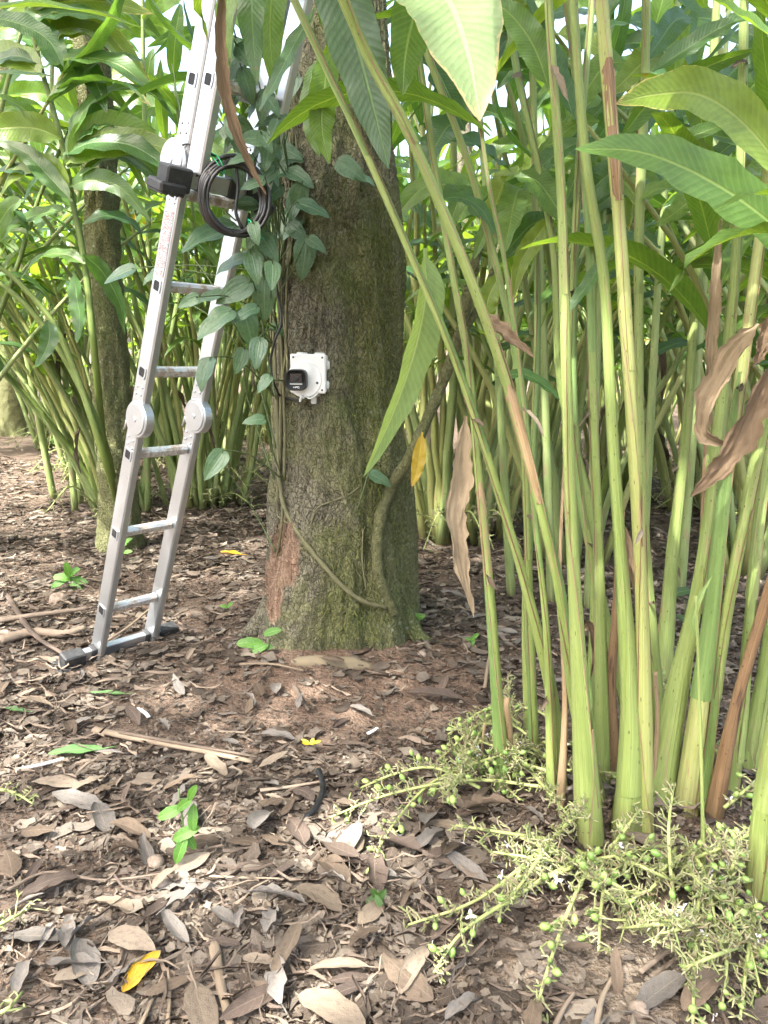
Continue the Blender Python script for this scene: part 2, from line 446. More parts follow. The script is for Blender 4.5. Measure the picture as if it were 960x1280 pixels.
def capsule_mat():
    k = NT('capsule'); r = k.rand()
    c = k.mix(r, (.15, .27, .060), (.28, .38, .11))
    nz = k.noise(k.n('TexCoord', out=3), 90, 3)
    return k.pbr(c, .38, .5, k.bump(nz, .2, .002), trans=c, tfac=.12)
M['capsule'] = capsule_mat()
def raceme_axis():
    k = NT('raceme_stalk'); nz = k.noise(k.n('TexCoord', out=3), 35, 4)
    return k.pbr(k.mix(nz, (.20, .27, .07), (.38, .40, .17)), .55, .35, k.bump(nz, .3, .003))
M['stalk'] = raceme_axis()
def flower():
    k = NT('flower'); return k.pbr((.8, .78, .8), .5, .3, trans=(.8, .78, .8), tfac=.3)
M['flower'] = flower()
def ground_mat():
    k = NT('forest_soil'); o = k.n('TexCoord', out=3)
    a = k.noise(o, 2.2, 6, .62); b = k.noise(o, 17, 6, .65); f = k.noise(o, 90, 4, .6)
    red = k.noise(o, .8, 3)
    c = k.ramp(k.math('ADD', k.math('MULTIPLY', a, .5), k.math('MULTIPLY', b, .5)), [(.28, (.038, .027, .020)), (.48, (.080, .055, .040)), (.62, (.110, .080, .060)), (.8, (.18, .138, .106))])
    d = k.n('VectorMath', {0: o, 1: (-.1, 2.72, 0)}, 1, operation='DISTANCE')
    d2 = k.math('ADD', d, k.math('MULTIPLY', k.math('SUBTRACT', b, .5), .6))
    c = k.mix(k.math('MULTIPLY', k.rng(d2, .75, .25), .75), c, k.mix(f, (.115, .070, .048), (.19, .12, .082)))     # bare reddish earth by the trunk
    # pale gritty earth in front of the near plant
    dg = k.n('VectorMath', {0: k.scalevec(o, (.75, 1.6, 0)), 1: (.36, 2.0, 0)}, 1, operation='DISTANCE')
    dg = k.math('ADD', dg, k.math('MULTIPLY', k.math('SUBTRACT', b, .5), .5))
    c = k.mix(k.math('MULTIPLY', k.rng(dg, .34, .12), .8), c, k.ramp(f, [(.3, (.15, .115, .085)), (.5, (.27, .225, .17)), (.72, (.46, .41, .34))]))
    vo = k.n('TexVoronoi', {'Vector': o, 'Scale': 70.0, 'Randomness': 1.0}, None)
    c = k.mix(.35, c, k.mix(vo.outputs[0], (.05, .035, .027), (.30, .235, .18)), 'MIX')
    c = k.mix(k.math('MULTIPLY', k.rng(f, .62, .8), .5), c, (.33, .27, .21))
    vb_ = k.n('TexVoronoi', {'Vector': k.n('VectorMath', {0: o, 1: k.n('VectorMath', {0: k.noise(o, 22, 3, out=1), 3: .05}, operation='SCALE')}, operation='ADD'), 'Scale': 34.0}, None)
    h = k.math('ADD', k.math('MULTIPLY', b, 2.2), k.math('ADD', k.math('MULTIPLY', f, 1.0), k.math('MULTIPLY', vb_.outputs[0], .5)))
    return k.pbr(c, .9, .15, k.bump(h, .9, .02))
M['ground'] = ground_mat()
def bark_mat(name, moss_amt=.5, wound=False, scale=1.0):
    k = NT(name); o = k.n('TexCoord', out=3)
    st = k.scalevec(o, (1, 1, .55))
    wob = k.n('VectorMath', {0: st, 1: k.n('VectorMath', {0: k.noise(o, 9, 3, out=1), 3: .09}, operation='SCALE')}, operation='ADD')
    vo = k.n('TexVoronoi', {'Vector': wob, 'Scale': 78.0 * scale}, None, feature='DISTANCE_TO_EDGE')
    crack = k.math('ADD', k.math('MULTIPLY', k.rng(vo.outputs[0], .0, .12), .55), .45)
    big = k.noise(o, 2.4, 6, .65); mid = k.noise(o, 11, 6, .7); fine = k.noise(o, 75, 5, .7)
    bark = k.ramp(k.math('ADD', k.math('MULTIPLY', mid, .6), k.math('MULTIPLY', fine, .4)), [(.3, (.12, .112, .078)), (.5, (.22, .206, .148)), (.68, (.32, .30, .225)), (.85, (.44, .42, .35))])
    bark = k.mix(crack, (.035, .028, .018), bark)
    sep = k.n('SeparateXYZ', {0: o}, None)
    lean = k.math('ADD', k.math('MULTIPLY', sep.outputs[0], .55), k.math('MULTIPLY', sep.outputs[2], -.06))
    ms = k.math('ADD', k.math('ADD', k.math('MULTIPLY', big, 1.1), k.math('MULTIPLY', mid, .45)), lean)
    mm = k.rng(ms, 1.02 - moss_amt * .5, 1.24 - moss_amt * .5)
    moss = k.ramp(fine, [(.3, (.098, .106, .046)), (.5, (.18, .19, .084)), (.68, (.26, .266, .128)), (.85, (.34, .345, .20))])
    bright = k.rng(k.noise(o, 3.7, 4), .52, .66)
    moss = k.mix(k.math('MULTIPLY', bright, .38), moss, k.mix(fine, (.055, .10, .016), (.13, .20, .035)))
    c = k.mix(k.math('MULTIPLY', mm, .86), bark, moss)
    li = k.n('TexVoronoi', {'Vector': o, 'Scale': 26.0}, None)
    lm = k.math('MULTIPLY', k.rng(k.math('ADD', li.outputs[0], k.math('MULTIPLY', fine, .3)), .36, .27), k.rng(k.noise(o, 3.1, 2), .50, .62))
    c = k.mix(k.math('MULTIPLY', lm, .75), c, (.38, .43, .35))
    h = k.math('ADD', k.math('MULTIPLY', crack, .9), k.math('ADD', k.math('MULTIPLY', mid, 1.2), k.math('MULTIPLY', fine, .9)))
    if wound:
        at = k.n('Attribute', out=2, attribute_name='wound')
        wf = k.rng(k.math('ADD', at, k.math('MULTIPLY', k.math('SUBTRACT', mid, .5), 1.6)), .30, .75)
        fib = k.noise(k.scalevec(o, (60, 60, 5)), 1.0, 4, .7)
        c = k.mix(wf, c, k.ramp(fib, [(.25, (.15, .095, .062)), (.5, (.30, .20, .14)), (.75, (.50, .38, .27))]))
    return k.pbr(c, .92, .15, k.bump(h, 1.0, .022))
M['bark'] = bark_mat('mossy_bark', .90, True)
M['bark_moss'] = bark_mat('thick_moss_bark', 1.95, False, .8)
M['bark_vine'] = bark_mat('liana_bark', 1.15, False, 2.2)
def moss_mat():
    k = NT('moss'); return k.pbr(k.mix(k.rand(), (.06, .075, .022), (.15, .165, .05)), .9, .1)
M['moss'] = moss_mat()
def vine_mat():
    k = NT('vine_stem'); nz = k.noise(k.n('TexCoord', out=3), 40, 4)
    return k.pbr(k.mix(nz, (.060, .062, .030), (.17, .16, .085)), .7, .3, k.bump(nz, .5, .004))
M['vine'] = vine_mat()
def green_twig():
    k = NT('green_shoot'); nz = k.noise(k.n('TexCoord', out=3), 30, 3)
    return k.pbr(k.mix(nz, (.045, .07, .028), (.12, .17, .06)), .5, .4)
M['shoot'] = green_twig()
def alu():
    k = NT('aluminium'); o = k.n('TexCoord', out=3)
    nz = k.noise(o, 7, 5, .6); br = k.noise(k.scalevec(o, (250, 250, 6)), 1.0, 3); sp = k.noise(o, 55, 4, .7)
    c = k.mix(nz, (.43, .46, .48), (.57, .60, .62))
    c = k.mix(k.math('MULTIPLY', k.rng(sp, .60, .74), .45), c, (.34, .31, .27))
    r = k.math('ADD', k.math('MULTIPLY', br, .16), k.math('ADD', k.math('MULTIPLY', k.rng(sp, .5, .7), .15), .30))
    return k.pbr(c, r, .5, k.bump(br, .05, .001), .88)
M['alu'] = alu()
def alu_dirty():
    k = NT('muddy_aluminium'); o = k.n('TexCoord', out=3)
    sp = k.noise(o, 26, 6, .72); br = k.noise(o, 120, 3)
    c = k.mix(k.rng(sp, .44, .60), (.68, .68, .67), (.33, .275, .22))
    return k.pbr(c, k.math('ADD', k.math('MULTIPLY', k.rng(sp, .44, .62), .4), .36), .5, k.bump(br, .08, .001), k.math('SUBTRACT', .85, k.math('MULTIPLY', k.rng(sp, .44, .60), .75)))
M['alu_dirty'] = alu_dirty()
def plain(name, col, rough=.5, spec=.5, metal=0.0, nscale=30, var=.25, bumps=.15):
    k = NT(name); nz = k.noise(k.n('TexCoord', out=3), nscale, 5, .65)
    c = k.mix(k.math('MULTIPLY', k.rng(nz, .4, .75), var), col, tuple(a * .5 + .05 for a in col))
    return k.pbr(c, k.math('ADD', k.math('MULTIPLY', nz, .15), rough - .07), spec, k.bump(nz, bumps, .002), metal)
M['rubber'] = plain('black_rubber', (.022, .023, .024), .6, .4, var=.6, nscale=60)
M['black'] = plain('black_plastic', (.016, .017, .018), .38, .5)
M['cable'] = plain('black_cable', (.010, .010, .011), .30, .55)
M['white'] = plain('white_plastic', (.74, .75, .75), .42, .45, var=.3, nscale=14)
M['white_dull'] = plain('white_plastic_shell', (.60, .61, .59), .5, .4, var=.4)
M['dark_hole'] = plain('dark_hole', (.02, .02, .022), .7, .2)
M['lens'] = plain('lens_glass', (.006, .007, .010), .08, .8, var=0, bumps=0)
M['lamp_strip'] = plain('pale_strip', (.55, .57, .56), .35, .5, var=.1)
M['tie'] = plain('green_tie', (.02, .42, .17), .45, .5, var=.1)
M['screw'] = plain('screw_steel', (.07, .07, .075), .4, .5, .4)
def sticker():
    k = NT('rating_sticker'); uv = k.n('TexCoord', out=2)
    vo = k.n('TexVoronoi', {'Vector': k.scalevec(uv, (16, 60, 1)), 'Scale': 1.0}, None)
    ink = k.math('MULTIPLY', k.rng(k.noise(k.scalevec(uv, (50, 50, 1)), 1.0, 2), .45, .5), k.rng(vo.outputs[0], .8, .5))
    c = k.mix(ink, (.42, .43, .43), k.mix(k.rng(k.noise(uv, 9, 1), .45, .55), (.30, .06, .06), (.12, .12, .13)))
    return k.pbr(c, .45, .4)
M['sticker'] = sticker()
def canopy():
    k = NT('crown_leaf'); r = k.rand()
    c = k.mix(r, (.045, .10, .022), (.11, .19, .035))
    return k.pbr(c, .4, .4, trans=k.mix(1.0, c, (1.8, 1.7, .6), 'MULTIPLY'), tfac=.4)
M['crown'] = canopy()

# ------------------------------------------------------------------ the ground
def grow(a, b, step, far, k):
    inner = np.arange(a, b + 1e-6, step); o = [b]; s = step
    while o[-1] < far: s *= k; o.append(o[-1] + s)
    return inner, np.array(o[1:])
xi, xo = grow(-2.6, 2.6, 0.03, 150, 1.14)
gx = np.concatenate([-xo[::-1], xi, xo])
yi, yo = grow(0.5, 5.2, 0.03, 160, 1.12)
_, yb = grow(0, 0.5, 0.03, 60, 1.3)
gy = np.concatenate([(0.5 - (yb - 0.5))[::-1], yi, yo])
GX, GY = np.meshgrid(gx, gy)
near = np.clip(1.4 - np.hypot(GX * .7, GY - 2.6) / 4.5, 0, 1)
GZ = gz(GX, GY) + near * (0.010 * vnoise(GX * 9, GY * 9, 5) + 0.006 * vnoise(GX * 21, GY * 21, 6))
V = np.stack([GX, GY, GZ], -1).reshape(-1, 3)
ny, nx = GX.shape
ii = (np.arange(ny - 1)[:, None] * nx + np.arange(nx - 1)[None, :]).ravel()
F = np.stack([ii, ii + 1, ii + nx + 1, ii + nx], -1)
tag(put('ground', np_mesh('ground', V, F, None, M['ground'])), 'bare brown forest soil strewn with litter', kind='structure')

# ------------------------------------------------------------------ trees
def trunk_mesh(name, rows, seg, mats, lobes=(), bark=.006, seed=3, wound=None, org=Vector()):
    """rows: (z, cx, cy, r); lobes: (z, angle) -> radius factor"""
    rows = np.array(rows); zs = []
    z = rows[0, 0]
    while z < rows[-1, 0]:
        zs.append(z); z += 0.013 if z < 2.3 else 0.14
    zs = np.array(zs); cx, cy, r = (np.interp(zs, rows[:, 0], rows[:, i]) for i in (1, 2, 3))
    th = np.linspace(0, 2 * PI, seg, endpoint=False)
    T, Z = np.meshgrid(th, zs)
    rr = r[:, None] * np.ones_like(T)
    for (fn) in lobes: rr = rr * fn(Z, T)
    arc = T * r.mean()
    a2 = np.minimum(T, 2 * PI - T)
    rr = rr + bark * (1.6 * vnoise(np.cos(T) * 3 + 7, Z * 4 + np.sin(T) * 3, seed) + vnoise(np.cos(T) * 14 + 9, Z * 16 + np.sin(T) * 15, seed + 1) + .6 * vnoise(np.cos(T) * 33 + 40, Z * 24 + np.sin(T) * 33, seed + 2) + .45 * np.abs(vnoise(np.cos(T) * 52 + 90, Z * 34 + np.sin(T) * 52, seed + 4)))
    V = np.stack([cx[:, None] + rr * np.cos(T), cy[:, None] + rr * np.sin(T), Z], -1).reshape(-1, 3)
    n, m = T.shape
    i0 = np.arange(n - 1)[:, None] * m; j = np.arange(m)[None, :]
    F = np.stack([i0 + j, i0 + (j + 1) % m, i0 + m + (j + 1) % m, i0 + m + j], -1).reshape(-1, 4)
    me = np_mesh(name, V - np.array(org), F, None, mats)
    if wound is not None:
        at = me.attributes.new('wound', 'FLOAT', 'POINT')
        at.data.foreach_set('value', wound(V).astype(np.float32))
    return me, (zs, cx, cy, r)
def crown_mesh(name, n, rx, rz, size, seed, holes=0.3):
    g = np.random.default_rng(seed)
    nc = max(20, n // 45)
    d = g.normal(size=(nc, 3)); d /= np.linalg.norm(d, axis=1)[:, None]
    cc = d * (g.uniform(.25, 1, nc) ** .5)[:, None] * np.array([rx, rx, rz])
    c = cc[g.integers(0, nc, n)] + g.normal(size=(n, 3)) * np.array([.42, .42, .26])
    yaw = g.uniform(0, 2 * PI, n); tilt = g.normal(-.45, .45, n); roll = g.normal(0, .5, n)
    L = size * g.uniform(.7, 1.3, n); W = L * .42
    f = np.stack([np.cos(yaw) * np.cos(tilt), np.sin(yaw) * np.cos(tilt), np.sin(tilt)], -1)
    s = np.stack([-np.sin(yaw) * np.cos(roll), np.cos(yaw) * np.cos(roll), np.sin(roll)], -1)
    k = np.array([(0, 0), (.3, -.5), (.7, -.42), (1, 0), (.7, .42), (.3, .5)])
    V = (c[:, None, :] + f[:, None, :] * (k[:, 0][None, :, None] * L[:, None, None]) + s[:, None, :] * (k[:, 1][None, :, None] * W[:, None, None])).reshape(-1, 3)
    b = np.arange(n)[:, None] * 6
    F = np.concatenate([b + np.array([0, 1, 2, 3]), b + np.array([0, 3, 4, 5])], 0)
    return np_mesh(name, V, F, None, M['crown'], smooth=False)
def limbs(mb, base, r0, n, reach, top, seed):
    g = random.Random(seed)
    for i in range(n):
        a = 2 * PI * i / n + g.uniform(-.4, .4); l = reach * g.uniform(.6, 1.0)
        e = base + Vector((math.cos(a) * l, math.sin(a) * l, top * g.uniform(.5, 1)))
        m_ = base.lerp(e, .5) + Vector((g.uniform(-.3, .3), g.uniform(-.3, .3), g.uniform(.1, .5)))
        p = smooth_path([base - Vector((0, 0, .3)), m_, e], 8)
        tube(mb, p, [r0 * (1 - .8 * t / 7) for t in range(8)], 8)
        for q in range(3):
            s = p[3 + q]; e2 = s + Vector((g.uniform(-1, 1), g.uniform(-1, 1), g.uniform(.1, .7))) * reach * .35
            tube(mb, smooth_path([s, s.lerp(e2, .5) + Vector((0, 0, .12)), e2], 5), [r0 * .35 * (1 - .17 * t) for t in range(5)], 6)

TRUNK_Y = G(410, 806).y + 0.24
sil = [(806, 326, 516), (780, 329, 516), (740, 334, 515.5), (690, 339, 514), (640, 341, 512), (580, 344, 508), (500, 346, 501), (400, 348, 497), (300, 352, 494), (200, 357, 490), (100, 364, 486), (0, 371, 481)]
rows = []
for py, a, b in sil:
    pa, pb = P(a, py, TRUNK_Y), P(b, py, TRUNK_Y)
    rows.append((pa.z, (pa.x + pb.x) / 2, TRUNK_Y, (pb.x - pa.x) / 2))
z0, x0, _, r0 = rows[0]
rows = [(-0.25, x0, TRUNK_Y, r0 * 1.10)] + rows
zt, xt, _, rt = rows[-1]
rows += [(3.2, xt + .02, TRUNK_Y + .05, rt * .93), (5.6, xt + .12, TRUNK_Y + .2, rt * .75), (7.2, xt + .1, TRUNK_Y + .25, rt * .5)]
TB = Vector((x0, TRUNK_Y, float(gz(x0, TRUNK_Y))))
def but(Z, T):      # root flare with a few buttresses and long shallow flutes
    e = np.exp(-np.clip(Z - .02, 0, 9) / .20)
    return 1 + e * (.12 * np.cos(3 * T + 1.1) + .07 * np.cos(5 * T - .6)) + .034 * np.cos(4 * T + .8 + .5 * Z) + .022 * np.cos(9 * T + Z * 1.3) + .03 * vnoise(np.cos(T) * 2.2, Z * 1.6 + np.sin(T) * 2.2, 44) - .05 * np.exp(-((T - 5.17) / .10) ** 2) * np.exp(-np.clip(Z - .9, 0, 9) / .3)
def wound_fn(V):
    px, py = np.array([unproject_xy(*p) if p[1] < TRUNK_Y + .12 and p[2] < 1.4 else (0, 0) for p in V]).T
    w1 = np.clip(1.25 - np.hypot((px - 357) / 22, (py - 692) / 52) ** 2, 0, 1)
    w2 = np.clip(1.4 - np.hypot((px - 342) / 13, (py - 735) / 48) ** 2, 0, 1)
    return np.maximum(w1, w2)
tree = empty('shade_tree', TB, 'thick mossy tree trunk carrying the white camera box', 'tree')
me, TR = trunk_mesh('trunk', rows, 230, M['bark'], (but,), .0105, 3, wound_fn, TB)
put('trunk', me, tree)
def trunk_surface(px, py):      # point and outward normal of the big trunk under a photo pixel (its smooth body)
    d = ray(px, py); o = Vector((0, 0, CAM_H))
    t = (TRUNK_Y - .45) / d.y
    for _ in range(240):
        p = o + d * t
        r = np.interp(p.z, TR[0], TR[3]); cx = np.interp(p.z, TR[0], TR[1]); cy = np.interp(p.z, TR[0], TR[2])
        if math.hypot(p.x - cx, p.y - cy) < r * 1.005: break
        t += .004
    n = Vector((p.x - cx, p.y - cy, 0))
    return p, (n.normalized() if n.length > 1e-4 else Vector((0, -1, 0)))
lb = MB(); limbs(lb, Vector((xt + .1, TRUNK_Y + .2, 5.2)), .11, 9, 4.2, 2.6, 5)
lb.build('limb', M['bark'], tree)
CROWN_A = crown_mesh('crown', 4600, 4.5, 1.7, .30, 21)
put('crown', CROWN_A, tree, Matrix.Translation(Vector((.1, -2.7, 7.3)) + Vector((0, 0, -TB.z))))
# tufts of moss and rootlets on the bark
mb = MB()
for i in range(4200):
    while True:
        px, py = R.uniform(345, 512), R.uniform(215, 800)
        w = (px - 345) / 167 * .9 + (.3 if py > 560 else 0)
        if vnoise(px / 38, py / 60, 9) * .6 + w > R.uniform(.1, 1.3): break
    p, n = trunk_surface(px, py)
    if p.y > TRUNK_Y: continue
    s = R.uniform(.006, .017); up = Vector((R.uniform(-.7, .7), R.uniform(-.7, .2), R.uniform(-1.2, .3))).normalized()
    sd = n.cross(up).normalized() * R.uniform(.0008, .0019)
    q = p - n * .004
    mb.add([q - sd, q + sd, q + n * s * .7 + up * s * .5 + sd * .6, q + n * s * .9 + up * s], [(0, 1, 2, 3)], [(0, 0)] * 4)
mo = mb.build('moss', M['moss'], tree); tag(mo, kind='stuff')
mb = MB()       # hanging rootlets on the right-hand flank
for i in range(170):
    px, py = R.gauss(474, 13), R.uniform(225, 640)
    p, n = trunk_surface(min(max(px, 440), 494), py)
    q = p + n * .006; pts = [q]
    for s in range(4):
        q = q + Vector((R.uniform(-.012, .012), R.uniform(-.006, .004), -R.uniform(.008, .028))); pts.append(q)
    tube(mb, smooth_path(pts, 6), .0011, 4, cap=False)
ro = mb.build('rootlets', M['moss'], tree); tag(ro, kind='stuff')
# root running out over the soil at the foot of the trunk
rp = [G(366, 828, -.005), G(388, 828, .004), G(420, 829, .008), G(446, 832, .004), G(472, 838, -.01)]
mb = MB(); tube(mb, smooth_path(rp, 14), [.012, .019, .023, .026, .027, .028, .028, .028, .027, .026, .024, .02, .016, .01], 12, jit=.16, flat=1.0)
mb.build('surface_root', plain('pale_root', (.17, .14, .09), .85, .2, 0, 40, .6, .6), tree)

for a_, l_, r_ in ((-2.9, .13, .04), (-.3, .13, .04)):     # roots that slip under the soil
    d_ = Vector((math.cos(a_), math.sin(a_), 0)); s_ = d_.cross(Vector((0, 0, 1))); c_ = Vector((x0, TRUNK_Y, 0))
    pts = [c_ + d_ * (r0 * .80) + Vector((0, 0, .16)), c_ + d_ * (r0 * .98) + Vector((0, 0, .075)), c_ + d_ * (r0 + l_ * .4) + s_ * .02, c_ + d_ * (r0 + l_) - s_ * .03]
    for q_ in (2, 3): pts[q_].z = float(gz(pts[q_].x, pts[q_].y)) + (.0, -.035)[q_ - 2]
    mb = MB(); tube(mb, smooth_path(pts, 14), [r_ * 1.25 * (1 - .6 * i / 13) for i in range(14)], 12, jit=.07); mb.build('root', M['bark'], tree)
def slim_tree(base_px, base_py, w0, top_px, top_py, w1, label, crown, seed, mat='bark_moss', cz=6.5, group='slim mossy trees in the background'):
    b = G(base_px, base_py); D = b.y + .08
    rr = []
    for t in np.linspace(0, 1, 7):
        px, py = base_px + (top_px - base_px) * t, base_py + (top_py - base_py) * t
        p = P(px, py, D); rr.append((p.z, p.x, D, mpp(px, py, D) * (w0 + (w1 - w0) * t) / 2))
    dz = rr[-1][0] - rr[0][0]
    rr = [(rr[0][0] - .3, rr[0][1], D, rr[0][3] * 1.15)] + rr
    k = (cz - rr[-1][0]) / max(dz, .1)
    rr.append((cz, rr[-1][1] + (rr[-1][1] - rr[1][1]) * k * .4, D, rr[-1][3] * .6))
    o = Vector((b.x, D, float(gz(b.x, D))))
    t = empty('background_tree', o, label, 'tree', group)
    fl = lambda Z, T: 1 + np.exp(-np.clip(Z - o.z, 0, 9) / .12) * (.2 + .1 * np.cos(4 * T + seed)) + .04 * np.cos(3 * T + Z * 3 + seed)
    me, _ = trunk_mesh('trunk', rr, 44, M[mat], (fl,), .009, seed, None, o)
    put('trunk', me, t)
    lb = MB(); limbs(lb, Vector((rr[-1][1], D, cz - .3)), .06, 6, 2.4, 1.6, seed); lb.build('limb', M['bark'], t)
    put('crown', crown, t, Matrix.Translation((rr[-1][1] - o.x, 0, cz + .7 - o.z)) @ Matrix.Rotation(seed, 4, 'Z'))
    return t
CROWN_B = crown_mesh('crown', 800, 2.6, 1.2, .28, 31)
CROWN_C = crown_mesh('crown', 260, 2.2, 1.1, .28, 33)
slim_tree(151, 690, 46, 122, 190, 40, 'slim trunk thickly wrapped in green moss behind the ladder', CROWN_C, 4)
slim_tree(16, 545, 34, 16, 300, 28, 'mossy trunk at the far left edge beyond the leaves', CROWN_C, 9, cz=8)
slim_tree(98, 545, 22, 100, 30, 24, 'pale mossy trunk far back above the arching leaves', CROWN_C, 14, cz=9)
g = random.Random(12)
for i, (x, y, cz, lab) in enumerate(((-9, 17, 4.2, 'far leafy tree behind the cardamom at the left edge'), (-5.5, 22, 5, 'far leafy tree seen past the slim mossy trunk'), (-2.6, 19, 4.4, 'far leafy tree seen through the upper ladder'), (2.5, 23, 5, 'far leafy tree just right of the big trunk'), (6.5, 19, 4.6, 'far leafy tree behind the tall bright canes'), (10.5, 24, 5.2, 'far leafy tree at the right edge'))):
    px, py = unproject_xy(x, y, float(gz(x, y))); tx, ty = unproject_xy(x + .1, y, 3.0)
    slim_tree(px, py, 13, tx, ty, 10, lab, CROWN_B, 30 + i, 'bark', cz, 'far trees beyond the grove')
slim_tree(588, 560, 22, 578, 120, 18, 'thin dark trunk far back between the tall stems', CROWN_B, 17, 'bark', cz=8)

# ------------------------------------------------------------------ folding ladder
LA, LBp = G(117, 822), G(191, 796)
wd = (LBp - LA); wd.z = 0; LW = wd.length; wd.normalize()            # along the rungs (away and to the right)
nd = Vector((wd.y, -wd.x, 0))                                       # the way the ladder leans
best = None
for th in np.linspace(0, .5, 200):
    ld = nd * math.sin(th) + Vector((0, 0, math.cos(th)))
    e = 0
    for (tx, ty) in ((232, 150), (193, 350), (143, 660)):
        s = min(np.linspace(.2, 2.6, 160), key=lambda s: abs(unproject_xy(*(LA + ld * s))[1] - ty))
        e += abs(unproject_xy(*(LA + ld * s))[0] - tx)
    if best is None or e < best[0]: best = (e, th)
TH = best[1]
ld = nd * math.sin(TH) + Vector((0, 0, math.cos(TH)))               # up the stiles
fd = wd.cross(ld).normalized()                                      # across a stile's broad face
if fd.dot(nd) < 0: fd = -fd
def at_py(o, py):
    lo, hi = 0.0, 3.5
    for _ in range(40):
        m_ = (lo + hi) / 2
        if unproject_xy(*(o + ld * m_))[1] > py: lo = m_
        else: hi = m_
    return lo
ladder = empty('folding_ladder', LA, 'aluminium multi-section folding ladder leaning beside the mossy tree', 'ladder')
SW, ST = .068, .030
H1, H2 = at_py(LA, 521), at_py(LA, 203)
TOP = H2 + (H2 - H1)
def stile(o, s0, s1, inset=0.0):
    mb = MB(); rbox(mb, o + ld * ((s0 + s1) / 2) + wd * (ST / 2) + fd * inset, fd, wd, ld, SW, ST, s1 - s0, .005)
    return mb.build('stile', M['alu'], ladder)
rung_py = [763, 667, 568, 465, 357, 240]
rung_s = [at_py(LA, y) for y in rung_py]
sp = (rung_s[-1] - rung_s[0]) / 5
rung_s += [rung_s[-1] + sp * k for k in (1, 2, 3)]
RB = LA + wd * (LW - ST)
def square_ring(mb, c, n, a, b, r1, r2, th):
    V = []; k = []
    for rr, h in ((r1, 0), (r1, th), (r2, th), (r2, -.004)):
        for j in range(16):
            t = 2 * PI * j / 16; ct, st_ = math.cos(t), math.sin(t)
            q = rr / max(abs(ct), abs(st_)) * (.90 + .10 * abs(math.cos(2 * t)))
            V.append(c + a * (ct * q) + b * (st_ * q) + n * h)
    for i in range(3):
        for j in range(16): k.append((i * 16 + j, i * 16 + (j + 1) % 16, (i + 1) * 16 + (j + 1) % 16, (i + 1) * 16 + j))
    mb.add(V, k, None, 0, False)
for o in (LA, RB):
    for s0, s1 in ((0.0, H1 - .035), (H1 + .035, H2 - .035), (H2 + .035, TOP - .03)):
        stile(o, s0, s1)
for i, s in enumerate(rung_s):
    mb = MB(); rbox(mb, LA + ld * s + wd * (LW / 2), ld, fd, wd, .032, .034, LW - 2 * ST + .004, .008)
    rg = mb.build('rung', M['alu_dirty'], ladder)
    mb = MB(); square_ring(mb, LA + ld * s, -wd, fd, ld, .0215, .0155, .003)
    mb.build('rung_collar', M['alu'], rg)
    mb = MB(); rbox(mb, LA + ld * s - wd * .0012, fd, wd, ld, .030, .002, .030, .0004); mb.build('rung_opening', M['dark_hole'], rg)
def hinge(o, s, side):
    c = o + ld * s
    mb = MB()
    disc(mb, c + fd * (.020 * side) + wd * (ST * .75), -wd, .062, ST * 1.05, 36, .003)
    # plates that run into the stiles
    rbox(mb, c + ld * .055 + wd * (ST / 2) - fd * (.004 * side), fd, wd, ld, SW * .9, ST * .8, .10, .004)
    rbox(mb, c - ld * .055 + wd * (ST / 2) - fd * (.004 * side), fd, wd, ld, SW * .9, ST * .8, .10, .004)
    h = mb.build('hinge', M['alu'], ladder)
    f0 = c + fd * (.020 * side) - wd * (ST * .30)
    mb = MB(); disc(mb, f0, -wd, .052, .004, 32, .0015); disc(mb, f0 - wd * .004, -wd, .009, .003, 12, .001); mb.build('hinge_cover', M['alu'], h)
    mb = MB()   # locking lever and its slot
    q = c - ld * .036 - fd * (.024 * side) - wd * .004
    for a, b in (((-.010, .018), (.012, .030)), ((-.018, -.03), (-.010, .018))):
        pa, pb = q + fd * (a[0] * side) + ld * a[1], q + fd * (b[0] * side) + ld * b[1]
        tube(mb, [pa, pb], .0035, 6)
    mb.build('lock_lever', M['alu_dirty'], h)
    mb = MB(); pa = q + fd * (.004 * side) - ld * .012; pb = q + fd * (.026 * side) + ld * .004
    tube(mb, [pa - wd * .001, pb - wd * .001], .0026, 6); mb.build('lock_slot', M['dark_hole'], h)
    for up in (1, -1):
        for (a, l) in ((-.016, .078), (.013, .084), (-.014, .105), (.015, .111)):
            mb = MB(); disc(mb, c + fd * a + ld * (l * up) - wd * .0005, -wd, .0042, .003, 8, .001); mb.build('rivet', M['alu'], h)
for o in (LA, RB):
    hinge(o, H1, 1); hinge(o, H2, -1); hinge(o, TOP + .01, 1)
# bottom cross bar with rubber ends
def bar(c0, length, back, z_up, hgt=.048, thk=.028):
    c = c0 + wd * (length / 2 - back)
    mb = MB(); rbox(mb, c + ld * z_up, fd, wd, ld, thk, length - .02, hgt, .003)
    b = mb.build('stabiliser_bar', M['alu'], ladder)
    for e in (-1, 1):
        q = c + wd * (e * (length / 2 - .045)) + ld * (z_up - .006)
        mb = MB(); rbox(mb, q, fd, wd, ld, thk + .026, .085, hgt + .018, .005)
        rbox(mb, q - ld * .026 + wd * (e * .022), fd, wd, ld, thk + .05, .085, .030, .006)
        for r_ in range(5): rbox(mb, q - ld * .041 + wd * (e * (.022 - .034 + .017 * r_)), fd, wd, ld, thk + .046, .008, .008, .002)
        mb.build('rubber_foot', M['rubber'], b)
        q2 = c + wd * (e * (length / 2 - .135)) + ld * z_up
        mb = MB(); rbox(mb, q2, fd, wd, ld, thk + .012, .04, hgt + .010, .003); mb.build('clamp', M['rubber'], b)
    return b
bar(LA + ld * .012, LW + .24, .135, .015)
